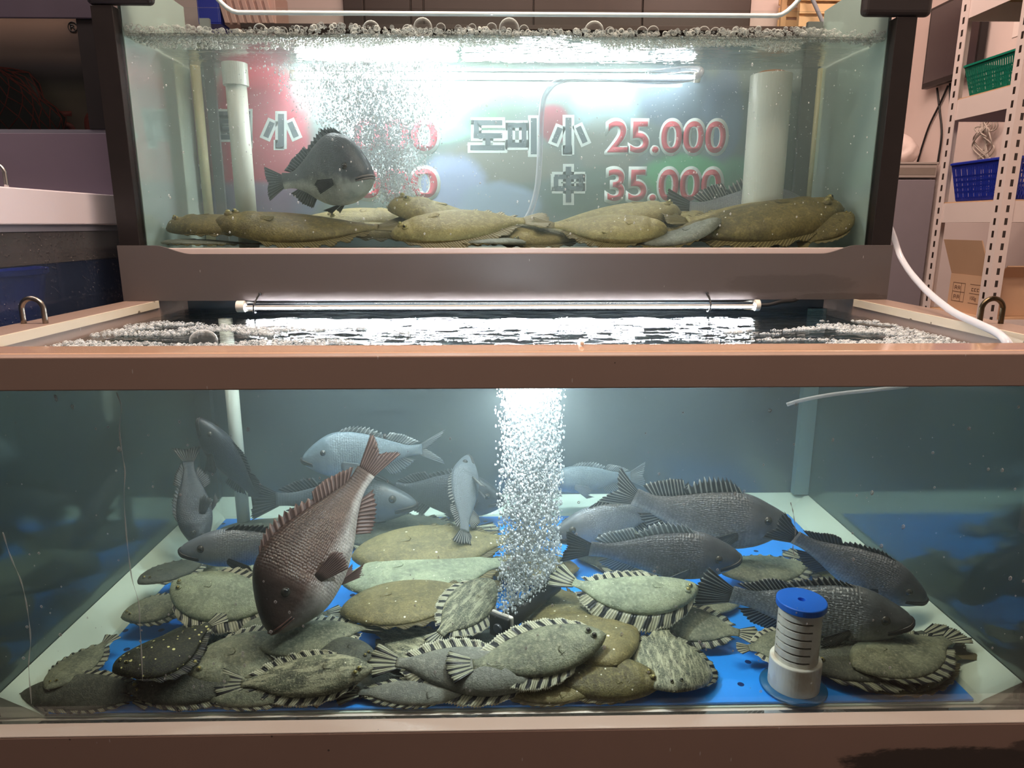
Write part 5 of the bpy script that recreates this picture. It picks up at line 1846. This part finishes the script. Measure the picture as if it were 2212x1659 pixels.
M_SLOTS = mat_slots('slotted_angle', C(224, 208, 204))
M_SLOTS2 = mat_slots('slotted_angle_shaded', C(206, 196, 210))  # same steel with the flange's shade put into its colour
SX0, SX1, SYA, SYB = 1.540, 1.960, 1.700, 1.370
sh = thing('shelving_unit', 'white slotted-angle shelving unit by the wall beside the tanks', 'shelf', ((SX0 + SX1) / 2, (SYA + SYB) / 2, 0))


def angle_post(x, y, dx, dy):
    """L-shaped post: flange along Y (faces the tanks) and flange along X (faces the front)"""
    L, t, H = .040, .003, 2.25
    vs, fs, uvs = [], [], []

    def slab(p, q, off):
        b = len(vs)
        for z in (0.0, H):
            for (pt, u) in ((p, 0), (q, 1)):
                vs.append(V((pt[0], pt[1], z)))
                uvs.append((u, z))
            for (pt, u) in ((p, 0), (q, 1)):
                vs.append(V((pt[0] + off[0], pt[1] + off[1], z)))
                uvs.append((u, z))
        fs.extend([(b, b + 1, b + 5, b + 4), (b + 2, b + 6, b + 7, b + 3), (b, b + 4, b + 6, b + 2), (b + 1, b + 3, b + 7, b + 5), (b + 4, b + 5, b + 7, b + 6), (b, b + 2, b + 3, b + 1)])
    slab((x, y), (x, y + dy * L), (dx * t, 0))
    slab((x + dx * t, y), (x + dx * L, y), (0, dy * t))
    o = mesh_uv('post', vs, fs, uvs, M_SLOTS, None, False)
    return under(o, sh)


angle_post(SX0, SYB, 1, 1)
angle_post(SX0, SYA, 1, -1)
angle_post(SX1, SYB, -1, 1)
angle_post(SX1, SYA, -1, -1)
M_BOARD = mat_plain('chipboard_shelf', C(196, 160, 128), .6, 0, .12, 30)
LEV = [.34, .86, 1.225, 1.56, 1.875]
for z in LEV:
    under(MB().box(SX0 + .0035, SX0 + .006, SYB + .004, SYA - .004, z - .068, z - .004).build('side_beam', M_SHW), sh)
    under(MB().box(SX1 - .006, SX1 - .0035, SYB + .004, SYA - .004, z - .068, z - .004).build('side_beam', M_SHW), sh)
    under(MB().box(SX0 + .007, SX1 - .007, SYB + .0035, SYB + .006, z - .068, z - .004).build('front_beam', M_SHW), sh)
    under(MB().box(SX0 + .007, SX1 - .007, SYA - .006, SYA - .0035, z - .068, z - .004).build('back_beam', M_SHW), sh)
    under(MB().box(SX0 + .0065, SX1 - .0065, SYB + .0065, SYA - .0065, z - .009, z).build('shelf_board', M_BOARD), sh)


def basket(name, label, x0, x1, y0, y1, z, h, mat, flare=.018, band=(.45,)):
    """tapered plastic basket: posts and bands with open slits, rolled rim"""
    root = thing(name, label, 'basket', ((x0 + x1) / 2, (y0 + y1) / 2, z))
    b = MB()
    b.box(x0, x1, y0, y1, z + .0006, z + .004)
    crn0 = [(x0, y0), (x1, y0), (x1, y1), (x0, y1)]
    crn1 = [(x0 - flare, y0 - flare), (x1 + flare, y0 - flare), (x1 + flare, y1 + flare), (x0 - flare, y1 + flare)]
    for k in range(4):
        A0, B0, A1, B1 = V((*crn0[k], z + .003)), V((*crn0[(k + 1) % 4], z + .003)), V((*crn1[k], z + h)), V((*crn1[(k + 1) % 4], z + h))
        nrm = (B0 - A0).cross(V((0, 0, 1))).normalized() * .0022
        n = int((B0 - A0).length / .0085)

        def pt(u, w):
            return (A0.lerp(B0, u)).lerp(A1.lerp(B1, u), w)
        for i in range(n):
            u0, u1 = i / n, (i + .52) / n
            b.hexa([pt(u0, 0), pt(u1, 0), pt(u1, 1), pt(u0, 1)], [p + nrm for p in (pt(u0, 0), pt(u1, 0), pt(u1, 1), pt(u0, 1))])
        for w0, w1 in [(0, .10), (.22, .27), (.36, .41), (.50, .55), (.64, .69), (.90, 1.0)]:
            b.hexa([pt(0, w0), pt(1, w0), pt(1, w1), pt(0, w1)], [p + nrm for p in (pt(0, w0), pt(1, w0), pt(1, w1), pt(0, w1))])
    under(b.build('basket_body', mat), root)
    r = MB()
    rp = [V((*c_, z + h)) for c_ in crn1]
    for k in range(4):
        A, B_ = rp[k], rp[(k + 1) % 4]
        o_ = (B_ - A).cross(V((0, 0, 1))).normalized() * .007
        r.hexa([A - o_ * .3, B_ - o_ * .3, B_ - o_ * .3 + V((0, 0, .009)), A - o_ * .3 + V((0, 0, .009))], [A + o_, B_ + o_, B_ + o_ + V((0, 0, .006)), A + o_ + V((0, 0, .006))])
    under(r.build('rolled_rim', mat), root)
    return root


basket('plastic_basket', 'green slatted plastic basket on the upper shelf board', SX0 + .030, SX1 - .05, SYB + .032, SYA - .062, 1.5602, .095, mat_plain('green_plastic', C(18, 122, 100), .35, 0, .08))
basket('plastic_basket', 'deep blue slatted plastic basket on the middle shelf board', SX0 + .030, SX1 - .05, SYB + .034, SYA - .062, 1.2252, .120, mat_plain('royal_blue_plastic', C(26, 48, 160), .35, 0, .08))

# open carton
M_CARD = mat_plain('cardboard', C(206, 168, 138), .7, 0, .06, 10)
M_CARDP = mat_plain('printed_ink', C(110, 80, 66), .7)
bx0, bx1, by0, by1, bz0, bz1 = SX0 + .040, SX1 - .09, SYB + .060, SYA - .075, .8604, .985
cb = thing('cardboard_box', 'open cardboard box with a raised flap and printed tables on the lower shelf', 'box', ((bx0 + bx1) / 2, (by0 + by1) / 2, bz0))
bm_ = MB()
t_ = .004
bm_.box(bx0, bx1, by0, by1, bz0, bz0 + t_)
bm_.box(bx0, bx0 + t_, by0, by1, bz0 + t_, bz1)
bm_.box(bx1 - t_, bx1, by0, by1, bz0 + t_, bz1)
bm_.box(bx0 + t_, bx1 - t_, by0, by0 + t_, bz0 + t_, bz1)
bm_.box(bx0 + t_, bx1 - t_, by1 - t_, by1, bz0 + t_, bz1)
body = under(bm_.build('carton', M_CARD), cb)
fl_ = [V((bx0 + .001, by0, bz1)), V((bx0 + .001, by1, bz1)), V((bx0 - .030, by1 + .02, bz1 + .115)), V((bx0 - .030, by0 + .02, bz1 + .115))]
under(MB().hexa(fl_, [p + V((.004, 0, 0)) for p in fl_]).build('raised_flap', M_CARD), cb)
fl_ = [V((bx0 + .02, by0, bz1)), V((bx1, by0, bz1)), V((bx1, by0 - .045, bz1 + .035)), V((bx0 + .02, by0 - .045, bz1 + .035))]
under(MB().hexa(fl_, [p + V((0, 0, .004)) for p in fl_]).build('front_flap', M_CARD), cb)
# print on the side that faces the tanks: ruled table, small characters, 100g
pr = MB()
X_ = bx0 - .0006


def bar(y0, z0, y1, z1):
    pr.box(X_, X_ + .0005, min(y0, y1), max(y0, y1), min(z0, z1), max(z0, z1))


W_ = by1 - by0
fy = lambda q: by1 - q * W_
for zz_ in (.955, .925, .893):
    bar(fy(.10), zz_, fy(.42), zz_ + .0016)
    bar(fy(.55), zz_, fy(.90), zz_ + .0016)
for q in (.10, .32, .42, .90):
    bar(fy(q), .893, fy(q) - .0014, .9566)
for q, zz_ in ((.15, .938), (.24, .938), (.15, .907), (.24, .907)):
    bar(fy(q), zz_ - .006, fy(q) - .002, zz_ + .008)
    bar(fy(q), zz_, fy(q + .05), zz_ + .002)
    bar(fy(q), zz_ + .006, fy(q + .05), zz_ + .008)
    bar(fy(q + .05), zz_ - .004, fy(q + .05) - .002, zz_ + .006)
for q in (.60, .67, .74):
    bar(fy(q), .934, fy(q) - .002, .944)
    bar(fy(q), .934, fy(q + .045), .936)
    bar(fy(q), .942, fy(q + .045), .944)
under(pr.build('printed_table', M_CARDP), cb)
cu = bpy.data.curves.new('weight_print', 'FONT')
cu.body = '100g'
cu.size = .018
cu.align_x = 'CENTER'
ob = bpy.data.objects.new('weight_print', cu)
COL.objects.link(ob)
me = bpy.data.meshes.new_from_object(ob.evaluated_get(bpy.context.evaluated_depsgraph_get()))
bpy.data.objects.remove(ob)
for v in me.vertices:
    v.co = (X_, fy(.66) - v.co.x, .905 + v.co.y)
me.materials.clear()
me.materials.append(M_CARDP)
wo = bpy.data.objects.new('weight_print', me)
COL.objects.link(wo)
under(wo, cb)

# ---- grey refrigerator behind the shelf
fr = thing('refrigerator', 'grey upright refrigerator with a recessed handle behind the shelving unit', 'refrigerator', (1.7, 2.6, 0))
M_FR = mat_plain('grey_enamel', C(128, 122, 130), .4, 0, .05)
M_FR2 = mat_plain('light_grey_enamel', C(170, 160, 154), .4, 0, .04)
FY, FX0, FX1 = 2.43, 1.40, 1.975
zt_ = PY(1990, 352, FY).z
zg = PY(1990, 385, FY).z
under(MB().box(FX0, FX1, FY + .03, 2.80, 0, zt_ - .006).build('cabinet', M_FR, bevel=.004), fr)
under(MB().box(FX0, FX1, FY, FY + .029, .08, zg - .006).build('door', M_FR, bevel=.004), fr)
dr_ = under(MB().box(FX0, FX1, FY, FY + .029, zg + .002, zt_ - .006).build('drawer', M_FR2, bevel=.004), fr)
h0, h1 = PY(1946, 378, FY), PY(2022, 362, FY)
MB().box(h0.x - .05, h1.x, FY - .0012, FY - .0002, h0.z, h1.z).build('handle_recess_shade', mat_plain('shaded_recess', C(132, 122, 114), .5), dr_, bevel=.0004)  # flat plate; shade inside the handle recess is put into its colour
under(MB().box(FX0 - .004, FX1 + .004, FY - .004, 2.802, zt_ - .0055, zt_ + .004).build('top_plate', M_FR2, bevel=.002), fr)

# plastic bag on the refrigerator
bgc = PY(1958, 318, FY + .12)
vs, fs = [], []
for j in range(15):
    for i in range(28):
        a, v_ = 2 * math.pi * i / 28, j / 14
        r = .085 * math.sin(math.pi * min(1, .10 + v_ * .92)) ** .6 * (1 - .35 * v_) * (1 + .20 * mnoise.noise((math.cos(a) * 2.2, math.sin(a) * 2.2, v_ * 4)))
        vs.append((bgc.x - .02 + r * math.cos(a), FY + .12 + r * math.sin(a), zt_ + .0045 + .135 * v_))
for j in range(14):
    for i in range(28):
        fs.append((j * 28 + i, j * 28 + (i + 1) % 28, (j + 1) * 28 + (i + 1) % 28, (j + 1) * 28 + i))
fs.append(tuple(range(28))[::-1])
fs.append(tuple(14 * 28 + i for i in range(28)))
bg_ = MB().add(vs, fs).build('plastic_bag', mat_plain('milky_plastic', C(232, 214, 208), .3, 0, .06), smooth=True)
tag(bg_, 'crumpled milky plastic bag standing on the grey refrigerator', 'bag')

# ---- television on the side wall, with its cables
tvw = 2.0
q0, q1 = PX(1990, 192, 1.955), PX(2106, 158, 1.955)
tvY0, tvY1, tvZ = min(q0.y, q1.y), max(q0.y, q1.y), (q0.z + q1.z) / 2
tv = thing('television', 'black flat television on the side wall above the refrigerator', 'television', (1.97, (tvY0 + tvY1) / 2, tvZ))
under(MB().box(1.955, 1.985, tvY0, tvY1, tvZ, tvZ + .34).build('tv_casing', mat_plain('black_plastic', C(24, 20, 22), .35, 0, .1), bevel=.003), tv)
under(MB().box(1.9540, 1.9548, tvY0 + .012, tvY1 - .012, tvZ + .022, tvZ + .328).build('screen', mat_plain('dark_screen', C(62, 54, 58), .15, 0, .05, 2, 0, .8)), tv)
under(MB().box(1.9535, 1.9548, tvY0 + .07, tvY0 + .12, tvZ + .006, tvZ + .014).build('badge', M_SHW), tv)
under(MB().box(1.985, 2.0, (tvY0 + tvY1) / 2 - .05, (tvY0 + tvY1) / 2 + .05, tvZ + .12, tvZ + .22).build('wall_bracket', M_BLACKRUB), tv)
for lab, pts in (('black cable hanging from the television, nearer the shelf post', [(2052, 180), (2052, 250), (2046, 300), (2040, 350)]), ('black cable hanging from the television, crossing its neighbour', [(2024, 190), (2030, 240), (2034, 290), (2026, 350)]), ('thin dark cable slanting across the two hanging ones', [(2048, 185), (2030, 225), (2008, 270), (1994, 310), (1982, 350)])):
    P_ = [PX(x, y, 1.990) for x, y in pts]
    o = MB().tube(spline(P_, 30), .0045, 8).build('cable', M_BLACKRUB, smooth=True)
    tag(o, lab, 'cable', 'cables hanging below the television')
# bundle of pale cords on the wall
bl = MB()
for k in range(9):
    rnd = random.Random(k)
    P_ = [PX(2128 + rnd.uniform(-14, 14), 262 + rnd.uniform(-4, 10), 1.985), PX(2125 + rnd.uniform(-22, 22), 285 + rnd.uniform(-8, 8), 1.965), PX(2126 + rnd.uniform(-26, 30), 312 + rnd.uniform(-10, 10), 1.985), PX(2122 + rnd.uniform(-10, 20), 345, 1.990)]
    bl.tube(spline(P_, 24), .003, 6)
for k in range(3):
    cc_ = PX(2130 + 6 * k, 272, 1.975)
    bl.tube([cc_ + V((.004 * math.sin(a * 2), .035 * math.cos(a), .024 * math.sin(a) + .002 * k)) for a in np.linspace(0, 2 * math.pi, 20)], .003, 6)
o = bl.build('cord_bundle', mat_plain('pale_cord', C(196, 184, 174), .5, 0, .3, 30), smooth=True)
tag(o, 'tangled bundle of pale cords hanging on the wall above the blue basket', 'cords')
# sheets on the wall
pA, pB = PX(2186, 82, 1.998), PX(2240, 25, 1.998)
o = MB().box(1.9975, 1.9995, min(pA.y, pB.y), max(pA.y, pB.y), min(pA.z, pB.z), max(pA.z, pB.z)).build('paper_sheet', mat_plain('white_paper', C(238, 224, 218), .7))
tag(o, 'white paper sheet pinned to the wall above the green basket', 'paper')

# ---- things on the wall shelf behind the tank tops
ws = MB().box(-1.10, 1.60, 2.50, 2.821, 1.975, 1.995).build('wall_shelf', M_WOODDK, bevel=.002)
tag(ws, 'long dark wall shelf behind the tank tops carrying the crates', 'shelf')
p0, p1 = PY(432, 20, 2.55), PY(480, 20, 2.55)
o = MB()
x0, x1, yy, z0 = p0.x, p1.x, 2.52, 1.9955
o.box(x0, x1, yy, yy + .20, z0, z0 + .006)
for a_ in ((x0, x0 + .006, yy, yy + .2), (x1 - .006, x1, yy, yy + .2), (x0 + .006, x1 - .006, yy, yy + .006), (x0 + .006, x1 - .006, yy + .194, yy + .2)):
    o.box(*a_, z0 + .006, z0 + .16)
o = o.build('plastic_crate', mat_plain('blue_crate_plastic', C(44, 58, 170), .4, 0, .05), bevel=.002)
tag(o, 'small blue plastic crate on the wall shelf behind the upper tank', 'crate')
x0 = x1 + .012
x1 = PY(598, 20, 2.55).x
o = MB().box(x0, x1, 2.53, 2.73, z0, z0 + .15)
for k in range(7):
    xx = x0 + (x1 - x0) * (k + .5) / 7
    o.prism([V((xx - .011, 2.5299, z0 + .004)), V((xx + .011, 2.5299, z0 + .004)), V((xx - .012, 2.5299, z0 + .10)), V((xx - .034, 2.5299, z0 + .10))], (0, -.012, 0))
o = o.build('ribbed_carton', mat_plain('pinkish_foam', C(212, 176, 164), .5, 0, .06), bevel=.003)
tag(o, 'pinkish box with slanting ribs beside the small blue crate', 'box')
wc = thing('wooden_crate', 'pale wooden slatted crate on the wall shelf above the tank corner', 'crate', (1.4, 2.65, z0))
x0, x1 = PY(1722, 20, 2.55).x, PY(1862, 20, 2.55).x
M_PINE = mat_plain('pale_pine', C(226, 186, 140), .55, 0, .12, 12)
for k in range(4):
    under(MB().box(x0, x1, 2.52, 2.532, z0 + .004 + k * .052, z0 + .044 + k * .052).build('front_slat', M_PINE, bevel=.001), wc)
    under(MB().box(x0, x1, 2.768, 2.780, z0 + .004 + k * .052, z0 + .044 + k * .052).build('back_slat', M_PINE, bevel=.001), wc)
for xx in (x0 + .004, x1 - .028):
    for yy_ in (2.5325, 2.744):
        under(MB().box(xx, xx + .024, yy_, yy_ + .024, z0, z0 + .21).build('corner_batten', M_PINE), wc)
for k in range(6):
    yy_ = 2.533 + k * .040
    under(MB().box(x0 + .002, x1 - .002, yy_, yy_ + .030, z0 + .212, z0 + .222).build('top_slat', M_PINE), wc)
gp = [PY(1742, -40, 2.47), PY(1756, 0, 2.47), PY(1776, 45, 2.47), PY(1800, 90, 2.47)]
o = MB().tube(gp, .0085, 14).build('conduit_pipe', mat_plain('grey_conduit', C(150, 150, 160), .4), smooth=True)
tag(o, 'thin grey conduit slanting in front of the pale wooden crate', 'pipe')
